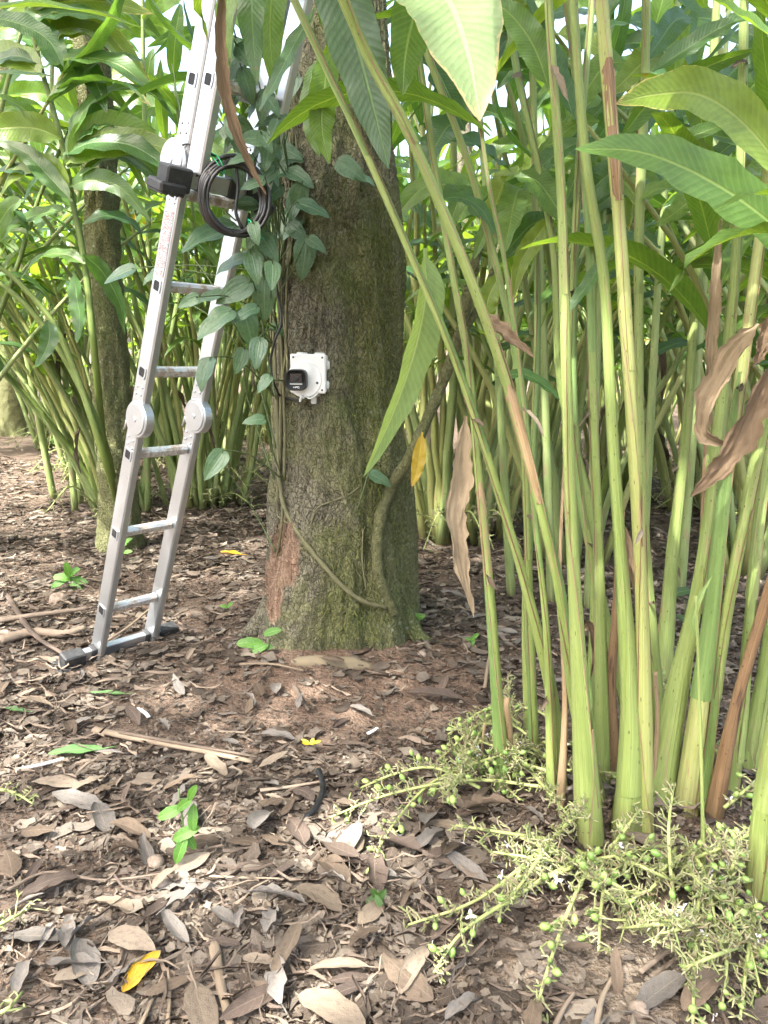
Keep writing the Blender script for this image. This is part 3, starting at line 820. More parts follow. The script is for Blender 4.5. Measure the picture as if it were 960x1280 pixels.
# the last section folded down behind the third, with its own cross bar
OFF = fd * (SW + .012)
for o in (LA, RB):
    a = o + OFF - wd * .004 * (1 if o is LA else -1)
    mb = MB(); rbox(mb, a + ld * ((H2 - .02 + TOP) / 2) + wd * (ST / 2), fd, wd, ld, SW, ST, TOP - H2 + .0, .005); mb.build('stile', M['alu'], ladder)
for s in [rung_s[-3] + .012, rung_s[-2] + .012, rung_s[-1] + .012]:
    mb = MB(); rbox(mb, LA + OFF + ld * s + wd * (LW / 2), ld, fd, wd, .032, .034, LW - 2 * ST + .004, .008)
    rg = mb.build('rung', M['alu_dirty'], ladder)
    mb = MB(); square_ring(mb, LA + OFF + ld * s - wd * .004, -wd, fd, ld, .0215, .0155, .003); mb.build('rung_collar', M['alu'], rg)
    mb = MB(); rbox(mb, LA + OFF + ld * s - wd * .0052, fd, wd, ld, .030, .002, .030, .0004); mb.build('rung_opening', M['dark_hole'], rg)
bar(LA + OFF * .95 + ld * (H2 - .028), LW + .115, .10, 0)
# rating sticker on the near stile
mb = MB(); s0, s1 = at_py(LA, 345), at_py(LA, 262)
c0, c1 = LA + ld * s0 - wd * .0012, LA + ld * s1 - wd * .0012
mb.add([c0 - fd * .024, c0 + fd * .024, c1 + fd * .024, c1 - fd * .024], [(0, 1, 2, 3)], [(0, 0), (.4, 0), (.4, 1), (0, 1)])
mb.build('rating_sticker', M['sticker'], ladder)

# ------------------------------------------------------------------ camera on its white box
bp, bn = trunk_surface(391, 467)
bn = Vector((-.22, -1, 0)).normalized()
bx_ = bn.cross(Vector((0, 0, 1))); bx_ = -bx_ if bx_.x < 0 else bx_
bz = Vector((.02, 0, 1)); bz = (bz - bn * bz.dot(bn)).normalized(); bx_ = (bx_ - bz * bx_.dot(bz)).normalized()
u = mpp(391, 467, bp.y)
BC = P(390, 467, bp.y) + bn * .012                                    # middle of the box
BW, BH, BD = 44 * u, 46 * u, .062
box = empty('security_camera', BC, 'small white junction box with black security camera fixed on the trunk', 'security camera')
mb = MB(); rbox(mb, BC, bx_, bn, bz, BW, BD, BH, .006); body = mb.build('junction_box', M['white'], box)
mb = MB(); rbox(mb, BC + bn * (BD / 2 + .004), bx_, bn, bz, BW + .004, .010, BH + .004, .004); lid = mb.build('lid', M['white'], box)
for sx in (-1, 1):
    for sz in (-1, 1):
        mb = MB(); disc(mb, BC + bx_ * (sx * (BW / 2 - .010)) + bz * (sz * (BH / 2 - .010)) + bn * (BD / 2 + .0088), bn, .0042, .001, 10, .0003); mb.build('screw', M['screw'], lid)
for (sx, sz) in ((-.006, .034), (.038, -.032)):
    mb = MB(); disc(mb, BC + bx_ * sx + bz * sz + bn * (BD / 2 + .0145 if sz < 0 else BD / 2 + .0088), bn, .005, .0015, 10, .0004); mb.build('screw', M['screw'], lid)
for k in (-1, 1):                       # blind cable entries on the side and on top
    mb = MB(); disc(mb, BC + bx_ * (BW / 2 - .002) + bz * (k * .034 - .004), bx_, .021, .012, 20, .004); mb.build('cable_gland', M['white_dull'], body)
    mb = MB(); disc(mb, BC + bz * (BH / 2 - .002) + bx_ * (k * .034), bz, .021, .010, 20, .004, ref=Vector((0, 1, 0))); mb.build('cable_gland', M['white_dull'], body)
mb = MB(); disc(mb, BC - bx_ * .012 - bz * .020 + bn * (BD / 2 + .008), bn, .066, .006, 40, .003); mount = mb.build('mount_plate', M['white'], box)
mb = MB(); disc(mb, BC + bx_ * .012 - bz * (BH / 2 + .012), -bz, .012, .030, 16, .003, ref=Vector((0, 1, 0))); disc(mb, BC + bx_ * .018 - bz * (BH / 2 - .002), -bz, .020, .016, 20, .004, ref=Vector((0, 1, 0))); mb.build('cable_gland', M['white_dull'], body)
# the camera: rounded bullet with a flat black face
CC = BC - bx_ * (.026) - bz * .022 + bn * .085
cn = Vector((-.10, -1, -.06)).normalized(); cx_ = cn.cross(Vector((0, 0, 1))); cx_ = -cx_ if cx_.x < 0 else cx_; cx_.normalize(); cz_ = cx_.cross(cn); cz_ = -cz_ if cz_.z < 0 else cz_
def squircle(mb, c, n, a, b, prof, seg=32, p=4.0):
    V = []
    for (rx, rz, h) in prof:
        for j in range(seg):
            t = 2 * PI * j / seg; ct, st_ = math.cos(t), math.sin(t)
            q = 1 / (abs(ct) ** p + abs(st_) ** p) ** (1 / p)
            V.append(c + a * (ct * q * rx) + b * (st_ * q * rz) + n * h)
    F = []
    for i in range(len(prof) - 1):
        for j in range(seg): F.append((i * seg + j, i * seg + (j + 1) % seg, (i + 1) * seg + (j + 1) % seg, (i + 1) * seg + j))
    F.append(tuple(range(seg - 1, -1, -1))); F.append(tuple((len(prof) - 1) * seg + j for j in range(seg)))
    mb.add(V, F, None, 0, True)
k = 26 * u / 2
mb = MB(); squircle(mb, CC, cn, cx_, cz_, [(k * .72, k * .72, -.11), (k * .86, k * .84, -.09), (k * .92, k * .9, -.01), (k * .92, k * .9, .0)]); hs = mb.build('camera_housing', M['white'], box)
mb = MB(); squircle(mb, CC, cn, cx_, cz_, [(k * .95, k * .93, -.018), (k, k * .98, -.012), (k, k * .98, .012), (k * .95, k * .93, .017), (k * .90, k * .88, .017), (k * .88, k * .86, .011)]); hood = mb.build('camera_hood', M['black'], box)
mb = MB(); rbox(mb, CC + cn * .0125 + cz_ * (k * .22), cx_, cn, cz_, k * 1.15, .003, k * .82, .001); fp = mb.build('lens_window', M['lens'], box)
mb = MB(); disc(mb, CC + cn * .014 + cz_ * (k * .20), cn, k * .26, .003, 24, .001); disc(mb, CC + cn * .017 + cz_ * (k * .20), cn, k * .15, .002, 20, .001); mb.build('lens', M['black'], fp)
mb = MB(); rbox(mb, CC + cn * .0130 - cz_ * (k * .36), cx_, cn, cz_, k * 1.18, .003, k * .10, .001); mb.build('lamp_strip', M['lamp_strip'], box)
mb = MB()           # the maker's small white lettering: three worn characters
for i, (st_) in enumerate((((0, 0, 0, 1), (0, .5, 1, .5), (1, 0, 1, 1)), ((0, 0, 0, 1), (0, 1, 1, 1), (1, 1, 1, .5), (0, .5, 1, .5)), ((0, 0, 0, 1), (0, 1, 1, 1), (0, 0, 1, 0), (1, 0, 1, .45)))):
    for (a, b, c_, d_) in st_:
        o = CC + cn * .0125 - cz_ * (k * .74) + cx_ * (k * (-.26 + i * .20)); s = k * .14
        tube(mb, [o + cx_ * (a * s) + cz_ * (b * s), o + cx_ * (c_ * s) + cz_ * (d_ * s)], .0011, 4)
mb.build('lettering', M['white'], box)
mb = MB(); tube(mb, smooth_path([CC - cn * .10, BC - bx_ * .02 - bz * .02 + bn * (BD / 2 + .03), BC - bx_ * .012 - bz * .020 + bn * (BD / 2 + .012)], 8), .018, 12); mb.build('camera_arm', M['white'], box)
mb = MB(); tube(mb, smooth_path([BC - bx_ * .012 - bz * (BH / 2 + .02) + bn * .045, BC - bx_ * .020 - bz * (BH / 2 + .012) + bn * .05, BC - bx_ * .026 - bz * (BH / 2 + .034) + bn * .05], 8), .0048, 8)
tube(mb, smooth_path([CC - cn * .09 - cz_ * k * .6, BC - bz * (BH / 2 + .018) + bn * .05 + bx_ * .004, BC + bx_ * .028 - bz * (BH / 2 + .012) + bn * .045, BC + bx_ * .04 - bz * (BH / 2 - .004) + bn * .03], 12), .0036, 8)
mb.build('white_lead', M['white_dull'], box)
mb = MB()
q = BC - bx_ * .026 - bz * (BH / 2 + .034) + bn * .045
cp = [q] + [trunk_surface(px, py)[0] + Vector((0, -.012, 0)) for px, py in ((368, 499), (352, 496))] + [P(343, 480, bp.y + .02), P(338, 455, bp.y + .03), P(344, 425, bp.y), P(352, 400, bp.y), P(346, 360, bp.y), P(338, 300, bp.y - .1), P(325, 262, 2.80)]
tube(mb, smooth_path(cp, 46), .0045, 8); lead = mb.build('camera_cable', M['cable'], None, org=q)
tag(lead, 'thin black cable looping from the camera box up into the vine', 'cable')

# ------------------------------------------------------------------ coil of black cable
CD = 2.36
cc = P(294, 246, CD); cu = mpp(294, 246, CD)
ca, cb2 = Vector((.93, .36, .0)).normalized(), Vector((0.06, -.06, 1)).normalized()
cnrm = ca.cross(cb2)
coil = empty('cable_coil', cc, 'coil of black cable tied with green hanging between ladder and tree', 'cable')
mb = MB()
pts = []; rads = [38, 42, 36, 44, 40, 35, 43, 39, 37, 41, 34, 42]
for k_, rr in enumerate(rads):
    o = Vector((R.uniform(-3, 3), R.uniform(-.010, .010), R.uniform(-3, 3)))
    for j in range(26):
        t = 2 * PI * j / 26 + .6
        f = j / 26; r2 = rr + (rads[(k_ + 1) % len(rads)] - rr) * f
        sq = 1 + .05 * math.cos(2 * t + k_)
        pts.append(cc + ca * ((r2 * math.cos(t) * .98 + o.x) * cu) + cb2 * ((r2 * math.sin(t) * sq + o.z - (4 if math.sin(t) < 0 else 0)) * cu) + cnrm * (o.y + .004 * math.sin(3 * t + k_)))
tube(mb, pts, .0058, 8); mb.build('coiled_cable', M['cable'], coil)
mb = MB(); tube(mb, smooth_path([cc + cb2 * (40 * cu), cc + ca * (3 * cu) + cb2 * (10 * cu), cc + ca * (1 * cu) - cb2 * (18 * cu), cc + ca * (10 * cu) - cb2 * (38 * cu)], 14), .005, 8)
tube(mb, smooth_path([cc + cb2 * (40 * cu) - ca * (10 * cu), P(262, 205, CD - .02), P(240, 222, CD + .0), P(214, 205, CD)], 14), .0035, 6)
tube(mb, smooth_path([cc + cb2 * (42 * cu) - ca * (6 * cu), P(255, 190, CD), P(236, 180, CD), P(222, 184, CD + .03)], 14), .0028, 6)
mb.build('loose_end', M['cable'], coil)
for (tx, ty, dx) in ((272, 208, 0), (276, 206, 1), (316, 284, 0)):
    q = P(tx, ty, CD - .012); rad = (q - cc).normalized(); tan = cnrm.cross(rad)
    mb = MB(); ring = [q + rad * (math.cos(t) * .026) + cnrm * (math.sin(t) * .018) for t in np.linspace(0, 2 * PI, 17)]
    tube(mb, ring, .0018, 5); tube(mb, [q + rad * .026, q + rad * .045 - cnrm * .006 + tan * .014], .0016, 5); mb.build('tie', M['tie'], coil)

# ------------------------------------------------------------------ cardamom: shared leaves, stems, racemes
def std_leaf(seed, length, width, a0, droop, side, mat):
    R.seed(seed); mb = MB()
    leaf(mb, droop_path(length, a0, droop, 11, side), width, (0, 0, 1), lance, fold=R.uniform(.12, .4), wave=R.uniform(.02, .06), wn=R.uniform(4, 8), nw=3, nl=13, twist=R.uniform(-.5, .5), edge_noise=.05)
    return mb.mesh('leaf', mat)
LEAVES = {}
for mname in ('leaf', 'leaf_deep'):
    LEAVES[mname] = [std_leaf(100 + i, .50 + .06 * (i % 4), .120 + .014 * (i % 3), .25 - .05 * (i % 3), .9 + .28 * (i % 5), .25 * ((i % 3) - 1), M[mname]) for i in range(12)]
LEAF_ODD = [std_leaf(140 + i, .45, .10, .1, 1.3, 0, M[n]) for i, n in enumerate(('leaf_worn', 'leaf_yellow', 'leaf_worn', 'leaf_pale'))]
DRY_HANG = []
for i in range(4):
    R.seed(160 + i); mb = MB()
    leaf(mb, droop_path(.4, -.9, .7, 10, .2), .075, (0, 0, 1), lance, fold=.9, wave=.16, wn=3.5, nw=3, nl=14, twist=2.2, edge_noise=.2)
    DRY_HANG.append(mb.mesh('dry_leaf', M['dry_tan' if i % 2 else 'dry_brown']))
def frame4(p, d, up):
    d = d.normalized(); z = up - d * up.dot(d)
    if z.length < 1e-3: z = Vector((1, 0, 0)) - d * d.x
    z.normalize(); x = d.cross(z)
    return Matrix(((x.x, d.x, z.x, p.x), (x.y, d.y, z.y, p.y), (x.z, d.z, z.z, p.z), (0, 0, 0, 1)))
def stem_variant(seed, height, bow, start, nleaf, mat, r0=.014, seg=7):
    """one cane growing from the origin, bowed towards +x; returns its mesh and the leaf places on it"""
    g = random.Random(seed)
    pts = [Vector((bow * t ** 2.1 * height + g.uniform(-.01, .01), g.uniform(-.012, .012) + .05 * math.sin(3 * t + seed), height * (t - .10 * bow * t ** 3))) for t in np.linspace(0, 1, 11)]
    pts[0] = Vector((0, 0, -.04)); pts = smooth_path(pts, 17)
    rad = [r0 * (1.35 - .25 * min(1, i / 2) - .72 * (i / 16) ** 1.4) for i in range(17)]
    mb = MB(); tube(mb, pts, rad, seg, lobes=2, amp=.06)
    fr = frames(pts); spots = []; az = g.uniform(0, 2 * PI)
    for k in range(nleaf):
        t = start + (1 - start) * (k + .5) / nleaf; f = t * 16; i = min(int(f), 15)
        p = pts[i].lerp(pts[i + 1], f - i); T = fr[i][0]
        a = az + (PI if k % 2 else 0) + g.uniform(-.5, .5)
        out = Vector((math.cos(a), math.sin(a), 0))
        d = (T * g.uniform(.35, .9) + out).normalized()
        spots.append((frame4(p, d, T + out * -.3), g.randrange(12), g.uniform(.62, 1.02)))
    p = pts[-1]; spots.append((frame4(p, fr[-1][0] + Vector((.2, .1, 0)), Vector((1, 0, .2))), g.randrange(12), .8))
    return mb, spots
VAR = []
for i in range(10):
    mb, spots = stem_variant(300 + i, 1.9 + .16 * (i % 5), .10 + .09 * (i % 4), .44 + .05 * (i % 3), 5 + i % 3, None, .0155 + .002 * (i % 3))
    VAR.append(([mb.mesh('stem', M[m_]) for m_ in ('stem_far', 'stem_yellow', 'stem_dark')], spots))
def joined_foliage(seed, spots, mat):
    mb = MB(); src = LEAVES['leaf']
    for (m4, li, sc) in spots:
        me = src[li]; W = m4 @ Matrix.Scale(sc * 1.1, 4)
        # a lighter blade: every other row of the shared leaf
        cols = 7; n = len(me.vertices) // cols; rowsel = list(range(0, n, 2)); csel = (0, 3, 6)
        Vv = [W @ me.vertices[r * cols + c].co for r in rowsel for c in csel]
        U = [(c / 6, r / (n - 1)) for r in rowsel for c in csel]; k = len(rowsel)
        mb.add(Vv, [(a * 3 + b, a * 3 + b + 1, a * 3 + b + 4, a * 3 + b + 3) for a in range(k - 1) for b in range(2)], U)
    return mb.mesh('foliage', mat)
FOL = [joined_foliage(i, v[1], M['leaf']) for i, v in enumerate(VAR)]
FOLD = [joined_foliage(i, v[1], M['leaf_deep']) for i, v in enumerate(VAR)]

def raceme_bits(mb, path, seed, dens=1.0, blen=.03, mi_axis=0, mi_bract=1):
    """flowering stalk: axis with many short side shoots of curled bracts; returns places for capsules"""
    g = random.Random(seed); L = sum((path[i + 1] - path[i]).length for i in range(len(path) - 1))
    n = max(8, int(L / .035)); pts = smooth_path(path, n + 2); fr = frames(pts); spots = []
    tube(mb, pts, [.0048 * (1 - .5 * i / (n + 1)) for i in range(n + 2)], 6, mi=mi_axis)
    m_ = int(L / .013 * dens)
    for k in range(m_):
        f = (.06 + .94 * (k + g.random()) / m_) * (n + 1); i = min(int(f), n); p = pts[i].lerp(pts[i + 1], f - i)
        t, a, b = fr[i]; th = g.uniform(0, 2 * PI)
        o = (a * math.cos(th) + b * math.sin(th) + t * g.uniform(.1, .9) + Vector((0, 0, .35))).normalized()
        l = blen * g.uniform(.5, 1.5); q = p + o * l + Vector((0, 0, g.uniform(-.3, .2) * l)); mid = p.lerp(q, .5) + Vector((g.uniform(-1, 1), g.uniform(-1, 1), g.uniform(-.2, 1))) * l * .2
        tube(mb, [p, mid, q], [.0017, .0020, .0011], 4, mi=mi_bract, cap=False)
        for s in range(g.choice((1, 2, 3, 3))):
            h = p.lerp(q, g.uniform(.35, 1)); e = h + Vector((g.uniform(-1, 1), g.uniform(-1, 1), g.uniform(-.5, 1))).normalized() * g.uniform(.008, .019)
            tube(mb, [h, h.lerp(e, .55), e], [.0011, .0024, .0005], 4, mi=mi_bract, cap=False)
        spots.append((q, o))
    return spots
def far_tangle(seed, n, spread):
    mb = MB(); g = random.Random(seed)
    for i in range(n):
        a = g.uniform(0, 2 * PI); r = spread * g.uniform(.15, .6); b = Vector((math.cos(a) * r * .5, math.sin(a) * r * .5, .02))
        l = g.uniform(.18, .42); e = b + Vector((math.cos(a + g.uniform(-.8, .8)) * l, math.sin(a + g.uniform(-.8, .8)) * l, g.uniform(.0, .10)))
        raceme_bits(mb, [b, b.lerp(e, .5) + Vector((0, 0, g.uniform(.06, .18))), e], seed * 31 + i, .75, .042)
    return mb.mesh('flower_stalks', [M['stalk'], M['raceme']])
TANGLE = [far_tangle(50 + i, 13, .42) for i in range(4)]

CL = 'cardamom clumps growing behind the tree'
def clump(x, y, label, n, spread, lean=(0, 0), hs=1.0, far=False, seed=0, group=CL, dark=.25, dry=1, tang=True, lo=0.0, fan=1.0):
    g = random.Random(seed * 77 + 5)
    root = empty('cardamom_plant', (x, y, float(gz(x, y))), label, 'cardamom', group)
    for k in range(int(n * 1.4)):
        vi = g.randrange(len(VAR)); meshes, spots = VAR[vi]
        a = g.uniform(0, 2 * PI); r = spread * math.sqrt(g.random())
        bx, by = math.cos(a) * r, math.sin(a) * r
        yaw = math.atan2(by / spread * fan + lean[1] * 2 + g.uniform(-.4, .4), bx / spread * fan + lean[0] * 2 + g.uniform(-.4, .4))
        tilt = .04 + .15 * fan * r / spread + math.hypot(*lean) * .35 * g.uniform(.4, 1.4)
        sc = hs * g.uniform(.82, 1.15)
        m4 = Matrix.Translation((bx, by, float(gz(x + bx, y + by)) - root.location.z)) @ Matrix.Rotation(yaw, 4, 'Z') @ Matrix.Rotation(tilt, 4, 'Y') @ Matrix.Diagonal((sc, sc, sc, 1))
        st = put('stem', meshes[g.choice((0, 0, 0, 1, 1, 2))], root, m4)
        if k % 4 == 3: continue
        if far:
            put('foliage', (FOLD if g.random() < dark else FOL)[vi], st)
            continue
        for (lm, li, s) in spots:
            q = g.random()
            me = LEAF_ODD[g.randrange(4)] if q < .05 else LEAVES['leaf_deep' if q < dark + .05 else 'leaf'][li]
            put('leaf', me, st, lm @ Matrix.Scale(s, 4))
        if g.random() < .35 * dry:
            z = g.uniform(.5, 1.3); put('dry_leaf', DRY_HANG[g.randrange(4)], st, Matrix.Translation((0.02, 0, z)) @ Matrix.Rotation(g.uniform(0, 6.28), 4, 'Z'))
    if tang:
        o = put('flower_stalks', TANGLE[g.randrange(4)], root, Matrix.Rotation(g.uniform(0, 6.28), 4, 'Z') @ Matrix.Scale(1.1 + spread, 4))
        tag(o, kind='stuff')
    return root
def clump_px(px, py, *a, **k):
    p = G(px, py); return clump(p.x, p.y, *a, **k)
# nearer clumps, each where the photo shows its foot
clump_px(150, 640, 'cardamom clump arching left from behind the mossy slim trunk', 16, .22, (-.55, -.15), 1.15, seed=1, fan=.7)
clump_px(255, 628, 'dense cardamom clump straight behind the ladder rungs', 28, .34, (.05, 0), 1.3, seed=2, dark=.15)
clump_px(82, 560, 'cardamom clump at the left edge far across the littered clearing', 17, .34, (-.1, -.1), 1.3, seed=3, dark=.45)
clump_px(338, 552, 'cardamom clump at the end of the path left of the big trunk', 16, .3, (-.1, .1), 1.4, seed=4, dark=.15)
clump_px(-120, 690, 'leafy cardamom clump hanging in from beyond the left edge', 13, .25, (.25, -.1), 1.2, seed=5, dark=.4, tang=False)
clump_px(575, 672, 'cardamom clump just right of the big trunk with pale flower stalks', 20, .30, (.05, .05), 1.25, seed=6)
clump_px(650, 640, 'cardamom clump behind the left canes of the near plant', 16, .26, (0, .1), 1.25, seed=7)
clump_px(772, 612, 'cardamom clump seen between the bright canes of the near plant', 17, .3, (0, .1), 1.25, seed=8)
clump_px(885, 640, 'cardamom clump behind the curled brown leaf at the right', 17, .28, (.1, 0), 1.25, seed=9)
clump_px(990, 690, 'cardamom clump at the right edge behind the near plant', 14, .26, (.1, 0), 1.25, seed=10)
clump_px(1110, 860, 'leafy cardamom clump hanging in from beyond the right edge', 10, .2, (-.35, -.05), .95, seed=11, dark=.5, tang=False)
clump_px(715, 700, 'slender cardamom clump close behind the tall bright canes', 7, .2, (0, .1), 1.15, seed=12, dark=.45, tang=False)
clump_px(935, 715, 'slender cardamom clump close behind the right-hand brown canes', 9, .2, (.05, .1), 1.15, seed=13, dark=.45, tang=False)
# middle distance: shared label where nothing tells them apart
g = random.Random(99)
spots = []
for ring, (y0, y1, step) in enumerate(((5.8, 7.6, 1.45), (7.6, 10.6, 1.75), (10.6, 15, 2.3), (15, 25, 3.4))):
    yy = y0
    while yy < y1:
        half = yy * .62 + .8; xx = -half
        while xx < half:
            spots.append((xx + g.uniform(-.35, .35) * step, yy + g.uniform(-.4, .4) * step, ring)); xx += step
        yy += step * 1.15
j = 0
for (x, y, ring) in spots:
    px, py = unproject_xy(x, y, 0)
    if 262 < px < 345 and y < 9.5: continue                      # the open path beside the trunk
    if px < 110 and 5 < y < 9: continue                          # litter-covered clearing at the left
    if min(math.hypot(x - o.location.x, y - o.location.y) for o in bpy.data.objects if o.name.startswith('cardamom_plant')) < .7: continue
    far = y > 6.6
    side = next(w for lim, w in ((60, 'at the left edge'), (180, 'beyond the slim mossy trunk'), (300, 'seen through the ladder'), (500, 'behind the big trunk'), (600, 'just right of the big trunk'), (700, 'left of the tallest canes'), (800, 'behind the tallest canes'), (900, 'right of the tallest canes'), (9999, 'at the right edge')) if px < lim)
    lab = {0: 'second-row cardamom clump %s', 1: 'third-row cardamom clump %s', 2: 'far fourth-row cardamom clump %s', 3: 'farthest cardamom clump %s'}[ring] % side
    clump(x, y, lab, (13, 13, 13, 14)[ring], (.3, .36, .45, .7)[ring], (0, 0), (1.25, 1.2, 1.25, 1.35)[ring], far, 200 + j, 'rows of cardamom in the background', .2, 1, tang=y < 9)
    j += 1

# ------------------------------------------------------------------ the near cardamom plant, cane by cane
R.seed(5)
TOPS = []       # cane tips (for the leaves above the frame)
def cane(root, pl, w0, w1, mat='stem', dtop=0.0, dry=(), wrap=(), grow_on=.0, wmid=None, lobes=2, amp=.10, dbase=None, h0=0.0):
    """pl: photo polyline from the foot up; w0,w1: widths in photo pixels; dry: (py0, py1) dead sheath ranges"""
    b = G(*pl[0], h0) if dbase is None else P(*pl[0], dbase); D0 = b.y; n = len(pl); L = [0]
    for i in range(1, n): L.append(L[-1] + math.hypot(pl[i][0] - pl[i - 1][0], pl[i][1] - pl[i - 1][1]))
    pts = [b - Vector((0, 0, .03))] + [P(x, y, D0 + dtop * (l / L[-1]) + .01 * math.sin(i * 2.1)) for i, ((x, y), l) in enumerate(zip(pl, L))]
    if grow_on:
        d = (pts[-1] - pts[-2]).normalized(); e = pts[-1]
        pts += [e + d * (grow_on * .5), e + (d + Vector((0, 0, -.12))) * grow_on]
    N = 44; sm = smooth_path(pts, N)
    rad = []
    for p in sm:
        px, py = unproject_xy(*p); t = min(max((pl[0][1] - py) / max(pl[0][1] - pl[-1][1], 1), 0), 1.3)
        w0_, w1_ = w0, w1
        w = w0 + (w1 - w0) * t ** .7 if wmid is None else np.interp(t, (0, .35, 1), (w0, wmid, w1))
        rad.append(w * (.83 - .27 * min(1, t / .3)) / 2 * mpp(px, py, p.y) * (1 + .03 * math.sin(p.z * 21 + px)))
    for q in range(3): rad[q] *= (1.18, 1.12, 1.05)[q]
    mb = MB(); tube(mb, sm, rad, 14, lobes=lobes, amp=amp)
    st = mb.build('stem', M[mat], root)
    fr = frames(sm); pys = [unproject_xy(*p)[1] for p in sm]
    def clasp(i0, i1, a0, span, m_, grow, both, tear, name):
        """part of a leaf sheath that clasps the cane between two heights"""
        n_ = 3 * (i1 - i0) + 1; V, U, Fs = [], [], []; Sg = 10; sd = R.uniform(0, 50)
        for r_ in range(n_):
            f = i0 + r_ / 3; i = min(int(f), N - 2); w_ = f - i; tt = r_ / (n_ - 1)
            c_ = sm[i].lerp(sm[i + 1], w_); a_ = fr[i][1].lerp(fr[i + 1][1], w_); b_ = fr[i][2].lerp(fr[i + 1][2], w_); rr0 = rad[i] + (rad[i + 1] - rad[i]) * w_
            sp_ = span * (min(1, tt / .12 + .25) * min(1, (1 - tt) / .22 + .12) if both else 1 - .88 * tt ** 2.4)
            for j in range(Sg + 1):
                q = (j / Sg - .5) * 2; th = a0 + sp_ * q * (1 + tear * float(vnoise(r_ * .45 + sd, q * 2, 8)))
                lift_ = grow * (1 + .9 * abs(q) ** 4 + 1.2 * tt ** 6) + tear * .05 * float(vnoise(th * 2 + sd, r_ * .5, 3))
                rr = rr0 * (1.03 + lift_ + amp * math.cos(2 * th)); V.append(c_ + a_ * (math.cos(th) * rr) + b_ * (math.sin(th) * rr)); U.append((j / Sg, .06 + f * .045))
        for r_ in range(n_ - 1):
            for j in range(Sg): Fs.append((r_ * (Sg + 1) + j, r_ * (Sg + 1) + j + 1, (r_ + 1) * (Sg + 1) + j + 1, (r_ + 1) * (Sg + 1) + j))
        mb = MB(); mb.add(V, Fs, U); o = mb.build(name, M[m_], st)
        return [[Vector(V[r_ * (Sg + 1) + e]) for r_ in range(n_)] for e in (0, Sg)]
    span_of = lambda ya, yb: [i for i, y in enumerate(pys) if yb <= y <= ya and 0 < i < N - 2]
    for (ya, yb, *mm) in dry:                      # papery dead sheath round the cane
        sel = span_of(ya, yb)
        if len(sel) > 2: clasp(sel[0], sel[-1], PI + R.uniform(-.3, .3), 2.5, mm[0] if mm else 'sheath', .05, True, .12, 'dry_sheath')
    if mat in ('stem', 'stem_yellow', 'stem_dark') and w0 > 12:   # living sheaths, one above the other on alternate sides
        i = 1; side_ = R.choice((-1, 1))
        while i < N - 8:
            ln = R.randint(7, 13); e = min(i + ln, N - 3)
            ed = clasp(i, e, PI + side_ * R.uniform(.9, 1.5), R.uniform(1.4, 1.75), R.choice((mat, mat, 'stem_b')), R.uniform(.02, .05), False, .03, 'leaf_sheath')
            vis = ed[0] if side_ > 0 else ed[1]
            mb = MB(); tube(mb, vis[::2], [R.uniform(.0005, .0019) for _ in vis[::2]], 4, cap=False); mb.build('sheath_edge', M[R.choice(('sheath', 'sheath_dark', 'stem_yellow'))], st)
            if R.random() < .4:                    # a torn papery scrap at the mouth of the sheath
                p0 = vis[-R.randint(3, 12)]; d0 = (fr[min(e, N - 1)][0] * R.uniform(-1, .6) + Vector((R.uniform(-.7, .7), -.5, -.2))).normalized(); l0 = R.uniform(.03, .09)
                mb = MB(); leaf(mb, [p0, p0 + d0 * l0 * .5 + Vector((0, -.004, 0)), p0 + d0 * l0 + Vector((R.uniform(-.01, .01), 0, -.3 * l0))], R.uniform(.012, .022), (R.uniform(-1, 1), -1, .2), ovate, .5, .1, 2, 2, 8, R.uniform(-1, 1), edge_noise=.25, ribs=.05); mb.build('dry_scrap', M[R.choice(('dry_tan', 'dry_brown'))], st)
            i = e - 2; side_ = -side_
    TOPS.append((st, sm[-1], (sm[-1] - sm[-3]).normalized()))
    return st
pA = empty('cardamom_plant', G(745, 1030), 'big near cardamom plant with tall bright green canes', 'cardamom')
S = {}
S[1] = cane(pA, [(630, 990), (622, 880), (612, 740), (597, 578), (586, 458), (567, 348), (547, 230), (528, 100), (512, -20)], 26, 13, dtop=.1, dry=((742, 575),), grow_on=.5, wrap=((990, 860, -1.5, 1.4),))
S[2] = cane(pA, [(700, 985), (690, 870), (663, 755), (625, 621), (572, 458), (510, 310), (455, 185), (410, 90), (362, -12)], 25, 16, dtop=-.05, grow_on=.45)
S[3] = cane(pA, [(748, 1000), (722, 890), (704, 765), (688, 685), (640, 500), (585, 340), (512, 168), (462, 75), (425, -10)], 26, 25, dtop=-.15, dry=((650, 440),), grow_on=.4, wmid=24, mat='stem', wrap=((440, 250, -1.2, 1.6),))
S[4] = cane(pA, [(690, 1000), (684, 800), (668, 640), (655, 500), (632, 333), (612, 235), (600, 150), (588, 60)], 18, 9, dtop=.05, grow_on=.2)
S[5] = cane(pA, [(668, 955), (662, 760), (655, 560), (640, 420), (590, 219), (538, 78), (505, -20)], 18, 16, dtop=.1, grow_on=.4)
S[6] = cane(pA, [(737, 1050), (722, 800), (712, 600), (706, 400), (702, 250), (692, 100), (684, -20)], 46, 18, dtop=.1, grow_on=.6, wmid=29, amp=.13, wrap=((1045, 700, -1.9, 1.5), (760, 420, -1.0, 1.4)))
S[7] = cane(pA, [(783, 1046), (789, 900), (776, 700), (764, 520), (755, 350), (732, 200), (714, -20)], 46, 17, dtop=.1, grow_on=.6, wmid=26, amp=.13, wrap=((1040, 720, -2.1, 1.5), (700, 430, -1.3, 1.5)))
